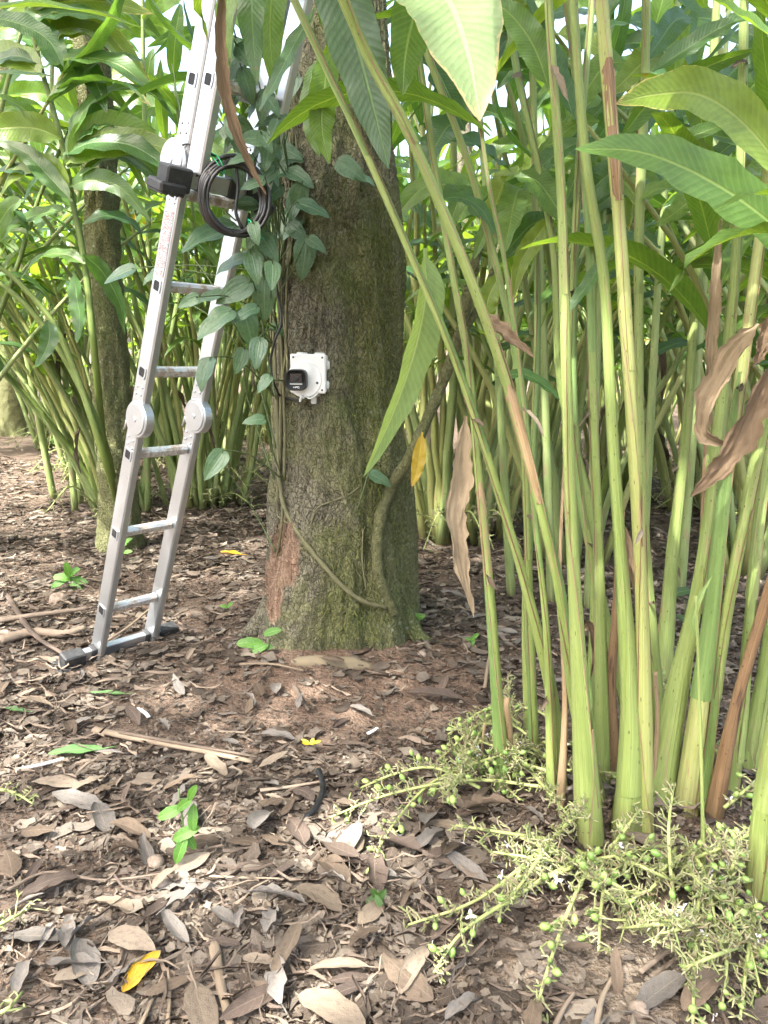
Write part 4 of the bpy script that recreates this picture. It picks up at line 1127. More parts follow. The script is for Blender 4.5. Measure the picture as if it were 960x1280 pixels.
S[8] = cane(pA, [(806, 1042), (803, 800), (795, 600), (779, 350), (768, 200), (750, -20)], 30, 30, 'stem_yellow', dtop=.0, dry=((262, 60, 'sheath_dark'), (980, 860, 'sheath_dark')), grow_on=.5, wmid=29, wrap=((860, 560, -1.4, 1.6),))
S[9] = cane(pA, [(800, 965), (772, 837), (741, 700), (722, 590), (716, 420), (724, 200), (742, -20)], 22, 15, dtop=.2, grow_on=.5)
S[10] = cane(pA, [(768, 975), (764, 860), (772, 740), (776, 640)], 26, 16, 'sheath_dark', dtop=.0)
S[11] = cane(pA, [(662, 905), (658, 760), (666, 600), (672, 400), (668, 200), (664, -20)], 17, 13, dtop=.2, grow_on=.5)
S[12] = cane(pA, [(752, 985), (750, 760), (742, 520), (737, 300), (720, 100), (705, -20)], 24, 14, dtop=.25, grow_on=.5)
S[13] = cane(pA, [(726, 960), (742, 820), (738, 640), (700, 480), (690, 300), (648, 100), (628, -20)], 20, 13, dtop=.3, grow_on=.4)
S[14] = cane(pA, [(828, 960), (812, 760), (800, 560), (799, 300), (806, 120), (808, -20)], 24, 17, dtop=.25, grow_on=.5, wrap=((900, 520, -1.6, 1.5),))
S[15] = cane(pA, [(700, 1012), (706, 880), (700, 720), (706, 560)], 15, 6, 'sheath', dtop=.1)
pB = empty('cardamom_plant', G(868, 1015), 'near cardamom plant at right with canes fanning rightwards and brown sheaths', 'cardamom')
S[21] = cane(pB, [(822, 1000), (848, 850), (872, 740), (892, 600), (908, 450), (921, 300), (928, 100), (930, -20)], 36, 16, 'stem', dtop=.25, grow_on=.5, wmid=27, wrap=((990, 700, -1.6, 1.5),))
S[22] = cane(pB, [(856, 1012), (885, 800), (903, 640), (925, 480), (945, 330), (968, 150)], 34, 22, 'stem_yellow', dtop=.1, grow_on=.6, wmid=28, wrap=((980, 760, -2, 1.4), (740, 420, -1.2, 1.4)))
S[23] = cane(pB, [(892, 1020), (918, 890), (952, 770), (990, 650), (1020, 560)], 32, 26, 'sheath_dark', dtop=-.05, grow_on=.7)
S[24] = cane(pB, [(872, 1008), (895, 850), (914, 730), (940, 600), (968, 470), (990, 330)], 28, 24, dtop=.05, grow_on=.6, wrap=((960, 700, -1.8, 1.6),))
S[25] = cane(pB, [(912, 990), (926, 890), (938, 760), (950, 640), (972, 480)], 28, 22, dtop=.2, grow_on=.6)
S[26] = cane(pB, [(838, 990), (850, 860), (876, 700), (884, 560), (889, 420), (898, 280)], 24, 10, 'stem_dark', dtop=.3, dry=((700, 300, 'sheath_dark'),))
S[27] = cane(pB, [(830, 850), (840, 700), (856, 560), (868, 400), (884, 200), (898, -20)], 24, 15, dtop=.3, grow_on=.5)
S[28] = cane(pB, [(935, 960), (955, 840), (975, 700), (1000, 560)], 30, 24, dtop=.1, grow_on=.7)
S[29] = cane(pB, [(880, 1132), (877, 960), (873, 830), (870, 745)], 10, 6, 'stem', dtop=.02)
pC = empty('cardamom_plant', G(950, 1118), 'thick single cardamom cane at the lower right edge', 'cardamom')
S[31] = cane(pC, [(947, 1116), (957, 980), (978, 860), (1005, 740), (1040, 600)], 46, 30, dtop=.0, grow_on=.8, wrap=((1100, 800, -1.6, 1.5),))
# broken brown stub and stray dead leaf-ends at the feet
for (rt, pl, w) in ((pA, [(632, 985), (637, 930), (633, 885), (634, 872)], 20), (pA, [(600, 960), (606, 905)], 8), (pB, [(816, 1000), (822, 900), (819, 840)], 12)):
    b = cane(rt, pl, w, w * .8, 'sheath', dtop=0); b.name = 'stub'

# ------------------------------------------------------------------ the leaves one can pick out, each along its own line
def big_leaf(stem, pl, wpx, D, mat, face=(0, -1, .3), fold=.2, wave=.03, wn=4, twist=0.0, dend=None, prof=lance, name='leaf', edge_noise=.05, curl=0.0, nw=4, ribs=0.0):
    n = len(pl); dend = D if dend is None else dend
    pts = [P(x, y, D + (dend - D) * i / (n - 1)) for i, (x, y) in enumerate(pl)]
    w = wpx * mpp(pl[n // 2][0], pl[n // 2][1], (D + dend) / 2)
    mb = MB(); leaf(mb, pts, w, face, prof, fold, wave, wn, nw, 22 if not ribs else 34, twist, edge_noise=edge_noise, curl=curl, ribs=ribs)
    return mb.build(name, M[mat], stem)
D5 = 1.62
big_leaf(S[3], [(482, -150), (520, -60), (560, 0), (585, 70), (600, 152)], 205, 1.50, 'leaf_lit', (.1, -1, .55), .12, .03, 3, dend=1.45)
big_leaf(S[3], [(395, -120), (420, -30), (447, 60), (468, 140), (486, 212)], 105, 1.75, 'leaf_deep', (-.25, -1, -.1), .15, .03, dend=1.72)
big_leaf(S[3], [(545, -110), (530, -30), (508, 60), (503, 120)], 92, 1.62, 'leaf', (.2, -1, -.15), .2, .03)
big_leaf(S[2], [(318, -130), (314, -50), (316, 40), (322, 108)], 62, 2.05, 'leaf_deep', (-.3, -1, .1), .15, .05)
big_leaf(S[2], [(352, -110), (342, -30), (338, 50), (346, 120)], 58, 2.1, 'leaf', (.2, -1, .1), .15, .05)
big_leaf(S[2], [(300, -120), (290, -40), (282, 30), (288, 78)], 46, 2.15, 'leaf', (-.2, -1, .2), .2, .05)
big_leaf(S[2], [(395, 10), (368, 55), (345, 100), (323, 140)], 46, 2.05, 'leaf_deep', (-.3, -.8, .8), .12, .05)
big_leaf(S[2], [(412, 60), (405, 110), (402, 160), (412, 206)], 56, 1.95, 'leaf', (.25, -1, -.1), .1, .05)
big_leaf(S[2], [(398, 70), (390, 120), (393, 165), (400, 196)], 48, 1.97, 'leaf', (-.4, -1, -.1), .1, .05)
big_leaf(S[1], [(530, 310), (532, 370), (518, 440), (490, 520), (454, 597)], 84, 1.86, 'leaf_pale', (.75, -.75, .2), .42, .02, dend=1.84)
big_leaf(S[22], [(1010, 330), (955, 272), (880, 222), (800, 190), (718, 186)], 112, 1.62, 'leaf', (-.1, -1, .35), .15, .03, 5, dend=1.50)
big_leaf(S[21], [(1000, 245), (940, 165), (880, 120), (820, 118), (768, 130)], 100, 1.72, 'leaf_worn', (.1, -1, .15), .25, .03, dend=1.62)
big_leaf(S[6], [(686, 110), (668, 60), (640, 20), (600, -10)], 60, 1.75, 'leaf', (-.3, -1, .3), .2, .04)
big_leaf(S[6], [(718, 150), (700, 100), (676, 40), (650, -30)], 52, 1.80, 'leaf_deep', (.5, -1, .2), .35, .05)
big_leaf(S[1], [(548, 250), (575, 247), (602, 262), (622, 300)], 38, 2.05, 'leaf_deep', (0, -.7, .8), .15, .05)
big_leaf(S[7], [(770, 180), (820, 120), (880, 85), (950, 60)], 50, 1.95, 'leaf', (.2, -.8, -.5), .3, .03)
big_leaf(S[7], [(800, 205), (850, 178), (900, 158), (965, 150)], 36, 2.05, 'leaf', (0, -.8, .5), .3, .03)
big_leaf(S[14], [(815, 90), (860, 60), (910, 30), (970, 10)], 46, 1.9, 'leaf_deep', (0, -.8, .6), .3, .05)
big_leaf(S[21], [(985, 60), (940, 30), (900, 5), (860, -20)], 56, 1.55, 'leaf', (0, -.6, .8), .3, .03)
big_leaf(S[8], [(770, 300), (742, 345), (722, 372), (700, 400)], 28, 1.9, 'leaf_deep', (-.3, -.9, .5), .3, .05)
big_leaf(S[3], [(620, 472), (655, 468), (685, 485), (700, 500)], 26, 1.85, 'leaf_deep', (0, -.7, .7), .2, .05)
big_leaf(S[7], [(800, 250), (830, 235), (870, 250), (905, 300)], 40, 2.1, 'leaf', (.1, -.7, .8), .3, .05)
big_leaf(S[9], [(690, 270), (668, 300), (650, 330), (640, 378)], 40, 2.2, 'leaf_worn', (.1, -1, .3), .3, .06)
big_leaf(S[11], [(660, 250), (635, 262), (610, 285), (592, 325)], 44, 2.3, 'leaf', (0, -.8, .7), .3, .05)
big_leaf(S[12], [(740, 170), (700, 190), (672, 215), (650, 260)], 44, 2.25, 'leaf_deep', (0, -.8, .7), .2, .06)
big_leaf(S[5], [(628, 340), (612, 368), (610, 392), (630, 412)], 40, 2.2, 'leaf_worn', (0, -1, .4), .3, .08)
big_leaf(S[29], [(871, 800), (866, 775), (876, 745), (890, 720)], 14, G(880, 1132).y + .02, 'leaf_pale', (-.5, -1, .2), .5, .02)
big_leaf(S[1], [(528, 540), (524, 570), (520, 592), (514, 610)], 26, 2.75, 'leaf_yellow', (0, -1, .2), .2, .06)
g = random.Random(31); ks = [S[i] for i in (6, 7, 9, 11, 12, 13, 14, 21, 22, 27)]
for i in range(62):
    x, y = g.uniform(530, 970), 10 + 300 * g.random() ** .9; a = math.radians(g.choice((g.uniform(195, 260), g.uniform(-80, -15)))); l = g.uniform(70, 130); D = g.uniform(2.1, 3.0); l *= 2.2 / D
    dx, dy = math.cos(a) * l, -math.sin(a) * l; R.seed(850 + i)
    big_leaf(ks[i % 10], [(x - dx * .5, y - dy * .35 - l * .10), (x - dx * .15, y - dy * .3 - l * .08), (x + dx * .2, y + dy * .1), (x + dx * .5, y + dy * .6)], g.uniform(42, 72) * 2.2 / D, D, g.choice(('leaf', 'leaf', 'leaf_deep', 'leaf_deep', 'leaf_worn')), (g.uniform(-.5, .5), -.8, g.uniform(.1, .9)), .25, .05, 4, g.uniform(-.5, .5), dend=D + g.uniform(-.15, .15))
# dead leaves that hang on the canes
hang = [(S[1], [(582, 520), (574, 580), (566, 650), (575, 710), (592, 772)], 42, 1.92, 'hang_tan', (.2, -1, .1), .55),
        (S[3], [(602, 392), (618, 408), (640, 425), (668, 447)], 30, 1.72, 'hang_brown', (.2, -.8, .6), .5),
        (S[2], [(278, -30), (276, 60), (285, 130), (308, 195), (334, 246)], 30, 2.0, 'hang_brown', (.3, -1, 0), .9),
        (S[26], [(900, 275), (893, 360), (887, 440), (884, 500), (893, 550)], 24, 1.9, 'hang_tan', (-.4, -1, 0), .7),
        (S[22], [(948, 405), (920, 440), (893, 490), (880, 540), (915, 558)], 46, 1.72, 'hang_tan', (-.5, -.8, .3), .6),
        (S[22], [(972, 440), (945, 500), (915, 560), (890, 595), (862, 622)], 50, 1.70, 'hang_brown', (.3, -.9, .4), .55),
        (S[26], [(898, 590), (896, 640), (886, 690), (890, 740)], 22, 1.86, 'hang_tan', (-.4, -1, 0), .8),
        (S[10], [(778, 650), (786, 700), (796, 760), (818, 835)], 20, 1.95, 'hang_brown', (.3, -1, 0), .8),
        (S[25], [(960, 395), (952, 430), (940, 460)], 30, 1.65, 'hang_brown', (-.3, -1, 0), .6),
        (S[21], [(878, 770), (894, 782), (905, 810), (900, 850)], 14, 1.85, 'hang_tan', (.2, -1, 0), .8),
        (S[15], [(722, 790), (735, 780), (742, 810), (738, 850)], 18, 1.95, 'hang_brown', (.2, -1, 0), .7)]
for i, (st, pl, w, D, m_, fc, fo) in enumerate(hang):
    R.seed(700 + i); big_leaf(st, pl, w * 1.25, D, m_, fc, fo * .6, .09, 3.2, R.uniform(-.7, .7), name='dry_leaf', edge_noise=.22, curl=.35, nw=7, ribs=.055)
# crowns of the canes above the frame
g = random.Random(4)
for (st, p, d) in TOPS:
    if p.z < 1.25: continue
    root = st.parent; az = g.uniform(0, 6.28)
    for k in range(4):
        a = az + k * PI + g.uniform(-.5, .5); out = Vector((math.cos(a), math.sin(a) * .8, 0))
        q = p - d * (.10 + .09 * k)
        put('leaf', LEAVES['leaf'][g.randrange(12)], st, Matrix.Translation(-root.location) @ frame4(q, out + d * .7, d - out * .3) @ Matrix.Scale(.95, 4))
# slender leafy canes a little behind, their leaves in two ranks
def leafy_cane(root, foot, pl, ys, dd, lmul, mats, seed, wst=8, mat='stem_far'):
    g = random.Random(seed); b = G(*foot); D = b.y + dd; n = len(pl)
    pts = smooth_path([b - Vector((0, 0, .03))] + [P(x, y, b.y + dd * (i + 1) / n) for i, (x, y) in enumerate(pl)], 36)
    r = wst / 2 * mpp(*pl[0], b.y)
    mb = MB(); tube(mb, pts, [r * (1.2 - .75 * i / 35) for i in range(36)], 9, lobes=2, amp=.08); st = mb.build('stem', M[mat], root)
    px = lambda y: np.interp(-y, [-p[1] for p in [foot] + pl], [p[0] for p in [foot] + pl])
    sd = g.choice((-1, 1))
    for y in ys:
        x = float(px(y)); s_ = lmul * g.uniform(.8, 1.25); sd = -sd; up = g.uniform(10, 48) * s_; dn = g.uniform(0, 75) * s_
        R.seed(seed * 50 + int(y)); dz = g.uniform(-.3, .25)
        big_leaf(st, [(x, y), (x + sd * 34 * s_, y - up * .75), (x + sd * 78 * s_, y - up + dn * .2), (x + sd * 128 * s_, y - up * .4 + dn)], g.uniform(40, 58) * s_, D, g.choice(mats), (g.uniform(-.5, .5), -.75, g.uniform(.0, .9)), g.uniform(.12, .4), .05, 4, g.uniform(-.4, .4), dend=D + dz)
    return st
bright = ('leaf', 'leaf', 'leaf', 'leaf_worn', 'leaf_deep'); mixm = ('leaf', 'leaf', 'leaf_deep', 'leaf_deep', 'leaf_worn')
pN = empty('cardamom_plant', G(105, 634), 'tall leafy cardamom between the left edge and the ladder', 'cardamom')
leafy_cane(pN, (94, 640), [(84, 500), (70, 320), (64, 150), (70, -30)], range(330, -60, -44), -.2, 1.0, bright, 61)
leafy_cane(pN, (184, 640), [(184, 480), (186, 300), (180, 120), (178, -40)], range(300, -70, -46), -.15, .95, bright, 62)
leafy_cane(pN, (68, 624), [(44, 500), (14, 330), (0, 160), (-10, -30)], range(360, -60, -46), -.25, 1.05, mixm, 63)
leafy_cane(pN, (172, 640), [(198, 500), (232, 330), (262, 160), (290, -20)], range(330, -50, -46), .1, .85, bright, 64)
leafy_cane(pN, (100, 632), [(98, 480), (98, 300), (112, 120), (136, -60)], range(260, -80, -40), -.3, 1.1, bright, 65)
pQ = empty('cardamom_plant', G(745, 815), 'leafy cardamom in the gap between trunk and right edge behind the near canes', 'cardamom')
for i, (fx, tx) in enumerate(((640, 600), (690, 668), (735, 760), (800, 838), (850, 900))):
    fy = 745 + 9 * (i % 4)
    leafy_cane(pQ, (fx, fy), [(fx + (tx - fx) * .3, 560), (fx + (tx - fx) * .6, 350), (tx, 150), (tx + (tx - fx) * .3, -40)], range(310 - 20 * (i % 3), -70, -52), -.1 + .05 * (i % 3), 1.0, mixm, 70 + i, 11)
# a broad leaf that hangs in at the top left, lit from above
pL = empty('cardamom_plant', (-1.75, 1.9, float(gz(-1.75, 1.9))), 'cardamom cane beyond the top left corner whose leaves hang in', 'cardamom')
mb = MB(); tube(mb, smooth_path([Vector((-1.75, 1.9, -.03)), Vector((-1.72, 1.88, .9)), Vector((-1.6, 1.8, 1.75)), Vector((-1.45, 1.75, 2.2))], 20), [.022 - .0006 * i for i in range(20)], 10, lobes=2, amp=.1); sL = mb.build('stem', M['stem'], pL)
big_leaf(sL, [(-170, 40), (-60, 18), (40, 8), (120, 18), (192, 40)], 62, 1.55, 'leaf', (0, -.5, .9), .25, .03, dend=1.75)
big_leaf(sL, [(-120, 110), (-40, 98), (20, 92), (72, 96)], 30, 1.8, 'leaf_deep', (0, -.6, .9), .25, .04)
big_leaf(sL, [(-20, 20), (25, 30), (60, 50), (80, 84)], 42, 1.85, 'leaf_deep', (.2, -.9, .3), .3, .04)

# the dark-leaved cane left of the ladder, its leaves one by one
pM = empty('cardamom_plant', G(140, 668), 'dark-leaved cardamom cane standing left of the ladder', 'cardamom')
DM = G(140, 668).y - .95
mb = MB(); tube(mb, smooth_path([G(140, 668)] + [P(x, y, DM) for x, y in ((122, 480), (106, 330), (92, 258), (76, 172), (48, 72), (30, -10))], 30), [.021 - .0004 * i for i in range(30)], 9, lobes=2, amp=.08); sM = mb.build('stem', M['stem_dark'], pM)
mb = MB(); tube(mb, smooth_path([G(150, 660)] + [P(x, y, DM + .1) for x, y in ((132, 560), (88, 460), (40, 390), (-10, 345))], 24), [.024 - .0005 * i for i in range(24)], 9, lobes=2, amp=.08); sM2 = mb.build('stem', M['stem_dark'], pM)
mb = MB(); tube(mb, smooth_path([G(154, 664)] + [P(x, y, DM + .05) for x, y in ((136, 590), (80, 430), (30, 360), (-20, 320))], 24), [.022 - .0005 * i for i in range(24)], 9, lobes=2, amp=.08); mb.build('stem', M['stem_dark'], pM)
for i, (pl, w, m_, fc) in enumerate((([(70, 182), (45, 150), (20, 130), (-20, 112)], 34, 'leaf', (.3, -.7, .8)), ([(84, 178), (112, 152), (140, 150), (196, 164)], 56, 'leaf_deep', (0, -.9, .4)), ([(100, 220), (125, 202), (160, 196), (202, 226)], 28, 'leaf', (0, -.6, .8)),
        ([(90, 252), (60, 220), (30, 190), (-20, 170)], 36, 'leaf_deep', (.2, -.8, .5)), ([(80, 230), (40, 214), (10, 212), (-30, 224)], 34, 'leaf_deep', (0, -.7, .7)), ([(92, 70), (108, 86), (122, 108), (134, 142)], 40, 'leaf_deep', (-.2, -.8, .8)),
        ([(78, 90), (66, 60), (52, 36), (30, 10)], 44, 'leaf_deep', (.2, -1, .1)), ([(104, 280), (130, 270), (160, 276), (178, 292)], 30, 'leaf_deep', (0, -.7, .8)), ([(100, 224), (118, 226), (134, 234), (140, 246)], 32, 'pepper', (0, -.6, .9)),
        ([(86, 260), (50, 268), (20, 280), (-10, 310)], 34, 'leaf', (0, -.7, .7)), ([(90, 172), (110, 132), (150, 110), (190, 112)], 34, 'leaf', (0, -.6, .7)), ([(62, 120), (96, 96), (140, 70), (186, 78)], 36, 'leaf', (0, -.7, .6)),
        ([(50, 80), (20, 70), (-10, 80), (-40, 110)], 34, 'leaf_deep', (0, -.7, .7)), ([(106, 330), (80, 318), (50, 322), (24, 350)], 30, 'leaf', (0, -.7, .7)), ([(104, 318), (128, 340), (150, 380), (156, 420)], 32, 'leaf_deep', (-.3, -.9, .4)),
        ([(60, 400), (62, 420), (56, 440), (44, 460)], 30, 'leaf_deep', (.3, -.9, .4)), ([(92, 340), (96, 370), (100, 400), (96, 430)], 34, 'leaf_deep', (-.5, -.9, .3)), ([(30, 250), (10, 262), (-10, 300), (-20, 340)], 34, 'leaf', (.3, -.8, .5)))):
    R.seed(800 + i); big_leaf(sM, pl, w * 1.15, DM - .02 - .03 * (i % 4), m_, fc, .2, .04, 4, R.uniform(-.3, .3), dend=DM - .12 + .06 * (i % 5))

g = random.Random(52)
for i in range(20):
    y = g.uniform(-20, 250); x = float(np.interp(y, (-10, 72, 172, 258), (30, 48, 76, 92))); sd = 1 if i % 4 else -1; l = g.uniform(.8, 1.3); up = g.uniform(5, 45); dn = g.uniform(0, 70)
    R.seed(880 + i); big_leaf(sM, [(x, y), (x + sd * 30 * l, y - up), (x + sd * 75 * l, y - up * 1.1 + dn * .2), (x + sd * 122 * l, y - up * .5 + dn)], g.uniform(40, 56) * l, DM - .05, g.choice(('leaf', 'leaf', 'leaf_deep', 'leaf_worn')), (g.uniform(-.4, .4), -.8, g.uniform(0, .8)), .2, .04, 4, g.uniform(-.4, .4), dend=DM + g.uniform(-.25, .15))
# ------------------------------------------------------------------ racemes with green capsules round the feet of the near plants
mb = MB(); blob(mb, Vector((0, 0, 0)), .0098, Vector((0, 0, 1)), 1.4, 8, 6); tube(mb, [Vector((0, 0, .011)), Vector((.001, 0, .018))], [.002, .0008], 4)
CAP = mb.mesh('capsule', M['capsule'])
mb = MB()
for a in (0, 2.1, 4.2):
    d = Vector((math.cos(a), math.sin(a), .5)); leaf(mb, [Vector((0, 0, 0)), d * .006, d * .012 + Vector((0, 0, -.003))], .008, (0, 0, 1), ovate, .2, 0, 1, 1, 4)
FLOWER = mb.mesh('flower', M['flower'])
ncap = 0
def panicle(root, pl, hs, seed, dens=1.0, caps=.35, flowers=0, name='flower_stalk'):
    global ncap
    n = len(pl); pts = [G(x, y, h) for (x, y), h in zip(pl, hs)]
    mb = MB(); sp_ = raceme_bits(mb, pts, seed, dens, .026)
    o = mb.build(name, [M['stalk'], M['raceme']], root)
    top = root if root is not None else o
    g = random.Random(seed + 9)
    for (q, d) in sp_:
        f = g.random()
        if f < caps * .68 and ncap < 290:
            ncap += 1
            put('capsule', CAP, o, Matrix.Translation(q - ORG[top.name]) @ d.to_track_quat('Z', 'Y').to_matrix().to_4x4() @ Matrix.Scale(g.uniform(.42, .85), 4))
        elif f > 1 - flowers: put('flower', FLOWER, o, Matrix.Translation(q - ORG[top.name]) @ d.to_track_quat('Z', 'Y').to_matrix().to_4x4())
    return o
A4 = (.05, .07, .05, .02); A5 = (.06, .08, .06, .04, .015)
pans = [(pA, [(700, 968), (620, 950), (545, 975), (492, 1030), (458, 1092)], A5, .8, .28),
        (pA, [(690, 985), (590, 975), (490, 992), (412, 1022)], A4, .8, .22),
        (pA, [(718, 1022), (650, 1085), (590, 1128), (510, 1156)], A4, .75, .34),
        (pA, [(742, 1062), (645, 1120), (578, 1165), (542, 1216)], A4, .75, .30),
        (pA, [(742, 1072), (714, 1130), (690, 1195), (668, 1268)], A4, .75, .34),
        (pA, [(762, 1075), (752, 1130), (748, 1190)], (.05, .05, .02), .9, .4),
        (pA, [(845, 1150), (838, 1085), (836, 1030), (842, 985)], (.02, .10, .17, .2), 1.1, .2),
        (pB, [(895, 1060), (873, 1130), (868, 1205), (866, 1290)], A4, .9, .35),
        (pB, [(905, 1105), (930, 1160), (950, 1235)], (.05, .06, .02), .9, .35),
        (pA, [(845, 1060), (815, 1110), (780, 1118)], (.08, .07, .03), 1.0, .3),
        (pA, [(650, 905), (612, 885), (560, 918)], (.06, .09, .03), 1.0, .3),
        (pA, [(668, 925), (620, 898), (572, 948)], (.05, .08, .03), 1.0, .3),
        (pB, [(905, 1010), (935, 985), (965, 955)], (.08, .12, .12), 1.0, .3),
        (pB, [(930, 1050), (950, 1015), (968, 985)], (.06, .10, .12), 1.0, .3),
        (pB, [(892, 1150), (908, 1200), (900, 1262)], (.05, .05, .02), 1.0, .3),
        (pB, [(915, 1120), (945, 1180), (985, 1240)], (.05, .05, .02), 1.0, .3),
        (pB, [(860, 1080), (895, 1120), (935, 1140)], (.08, .09, .03), 1.1, .3),
        (pB, [(870, 1060), (830, 1085), (808, 1130)], (.1, .09, .03), 1.1, .3),
        (pA, [(760, 1065), (790, 1080), (842, 1090)], (.06, .09, .05), 1.1, .3),
        (pA, [(720, 1062), (765, 1088), (800, 1062)], (.04, .06, .06), 1.2, .2),
        (pA, [(735, 1075), (690, 1095), (655, 1105)], (.04, .07, .03), 1.1, .3),
        (pB, [(880, 1030), (915, 1065), (955, 1075)], (.08, .1, .05), 1.1, .3),
        (pB, [(850, 1045), (880, 1090), (900, 1180)], (.09, .1, .03), 1.1, .3),
        (pA, [(640, 912), (600, 905), (565, 935), (548, 950)], (.05, .09, .06, .02), 1.2, .25), (pA, [(655, 940), (610, 930), (560, 905)], (.05, .08, .03), 1.2, .25), (pA, [(700, 905), (660, 885), (625, 900)], (.06, .1, .05), 1.1, .2), (pA, [(600, 985), (545, 960), (500, 965), (450, 985)], A4, 1.1, .2),
        (pA, [(620, 900), (640, 930), (690, 950)], (.05, .08, .04), 1.1, .25),
        (pA, [(560, 930), (600, 955), (650, 1000)], (.03, .05, .03), 1.0, .25),
        (pC, [(940, 1100), (900, 1110), (880, 1160), (862, 1230)], A4, .9, .3),
        (pC, [(945, 1125), (935, 1190), (925, 1275)], (.04, .05, .02), .9, .3),
        (pB, [(840, 870), (815, 840), (800, 890)], (.06, .1, .05), 1.0, .2),
        (pB, [(905, 960), (880, 920), (850, 960)], (.1, .14, .08), 1.0, .2)]
for i, (rt, pl, hs, de, ca_) in enumerate(pans): panicle(rt, pl, hs, 900 + i, de * 1.5, ca_, .02)
g = random.Random(77)
for i in range(34):
    rt = pA if i % 2 else pB
    cx0, cy0 = g.choice(((760, 1065), (850, 1080), (910, 1100), (640, 925), (600, 925), (580, 960), (660, 960), (720, 1080), (690, 1050), (930, 1180), (880, 1150)))
    a = g.uniform(0, 6.28); l = g.uniform(50, 125)
    panicle(rt, [(cx0, cy0), (cx0 + math.cos(a) * l * .5, cy0 + math.sin(a) * l * .35), (cx0 + math.cos(a) * l, cy0 + math.sin(a) * l * .7)], (.04, g.uniform(.06, .15), g.uniform(.02, .08)), 1200 + i, 1.6, .15, .02)
for i, (pl, lab) in enumerate((([(-20, 985), (15, 990), (42, 1005)], 'uppermost cardamom flower stalk poking in at the left edge'), ([(-25, 1165), (10, 1150), (42, 1132)], 'middle cardamom flower stalk poking in at the left edge'), ([(-25, 1275), (8, 1262), (28, 1240)], 'lowest cardamom flower stalk in the bottom left corner'))):
    o = empty('cardamom_flower_stalk', G(*pl[0]), lab, 'flower stalk', 'stray flower stalks at the left edge')
    panicle(o, pl, (.03, .05, .03), 1300 + i, 1.1, .35, 0, 'stalk')

# ------------------------------------------------------------------ pepper vine, liana and creeper on the trunk
R.seed(21)
vb = trunk_surface(349, 640)[0]
vine = empty('pepper_vine', vb, 'pepper vine with heart-shaped bluish leaves climbing the left of the trunk', 'vine')
VS = []
for k, (x0, sw, y0, y1, rr) in enumerate(((347, 3, 640, -30, .0075), (352, 4, 600, 40, .006), (343, 4, 560, -30, .006), (357, 3, 470, -30, .005), (340, 5, 430, 0, .0045), (362, 4, 330, -30, .005), (349, 5, 700, 380, .005))):
    pts = []
    for i, py in enumerate(np.linspace(y0, y1, 10)):
        px = x0 + sw * math.sin(i * 1.1 + k) + (620 - py) * .018
        p, n = trunk_surface(max(px, 350), py); q = P(px, py, p.y if px >= 350 else TRUNK_Y - .10); pts.append(q + Vector((0, -.012 - .004 * (k % 3), 0)))
    mb = MB(); tube(mb, smooth_path(pts, 40), [rr * (1 - .25 * i / 39) * (1.25 if i % 6 == 0 else 1) for i in range(40)], 8); st = mb.build('stem', M['vine'], vine); VS.append(pts)
def heart_mesh(seed):
    R.seed(seed); mb = MB()
    leaf(mb, droop_path(1.0, .15, R.uniform(.3, 1.0), 8), .66, (0, 0, 1), heart, fold=R.uniform(.05, .32), wave=R.uniform(.01, .05), wn=2, nw=4, nl=13, edge_noise=.02)
    return mb.mesh('leaf', M['pepper'])
HEARTS = [heart_mesh(400 + i) for i in range(8)]
PL = [(262, 300, 80, 205), (300, 278, 45, 160), (326, 262, 42, 230), (352, 225, 40, 205), (375, 222, 44, -25), (392, 262, 44, -15), (372, 250, 40, 250), (380, 325, 50, 262), (396, 306, 30, -30),
      (440, 214, 44, -30), (456, 224, 32, -12), (330, 375, 55, 268), (268, 405, 58, 215), (311, 412, 52, 290), (287, 330, 46, 195), (330, 225, 44, 222), (268, 582, 44, 232), (317, 525, 30, 175), (476, 600, 34, -25),
      (349, 414, 26, -30), (256, 468, 46, 250), (322, 442, 40, 262), (300, 452, 34, 245), (292, 366, 52, 205), (150, 345, 44, 200), (192, 345, 36, 215), (312, 168, 44, 200), (340, 152, 48, 190), (322, 192, 46, 215),
      (330, 312, 44, 240), (365, 192, 34, -20), (345, 112, 46, 215), (300, 205, 40, 190), (355, 285, 40, 215), (318, 335, 42, 285), (305, 392, 40, 200), (340, 345, 38, 270), (262, 372, 40, 190), (362, 140, 40, 230),
      (372, 290, 36, -40), (342, 190, 40, 270), (350, 250, 36, 260), (318, 130, 40, 220), (236, 378, 30, 200), (330, 480, 28, 230)]
g = random.Random(8)
for i in range(78): PL.append((g.uniform(290, 372) if i % 3 else g.uniform(285, 345), g.uniform(20, 330) if i % 3 else g.uniform(40, 230), g.uniform(32, 50), g.uniform(170, 320)))
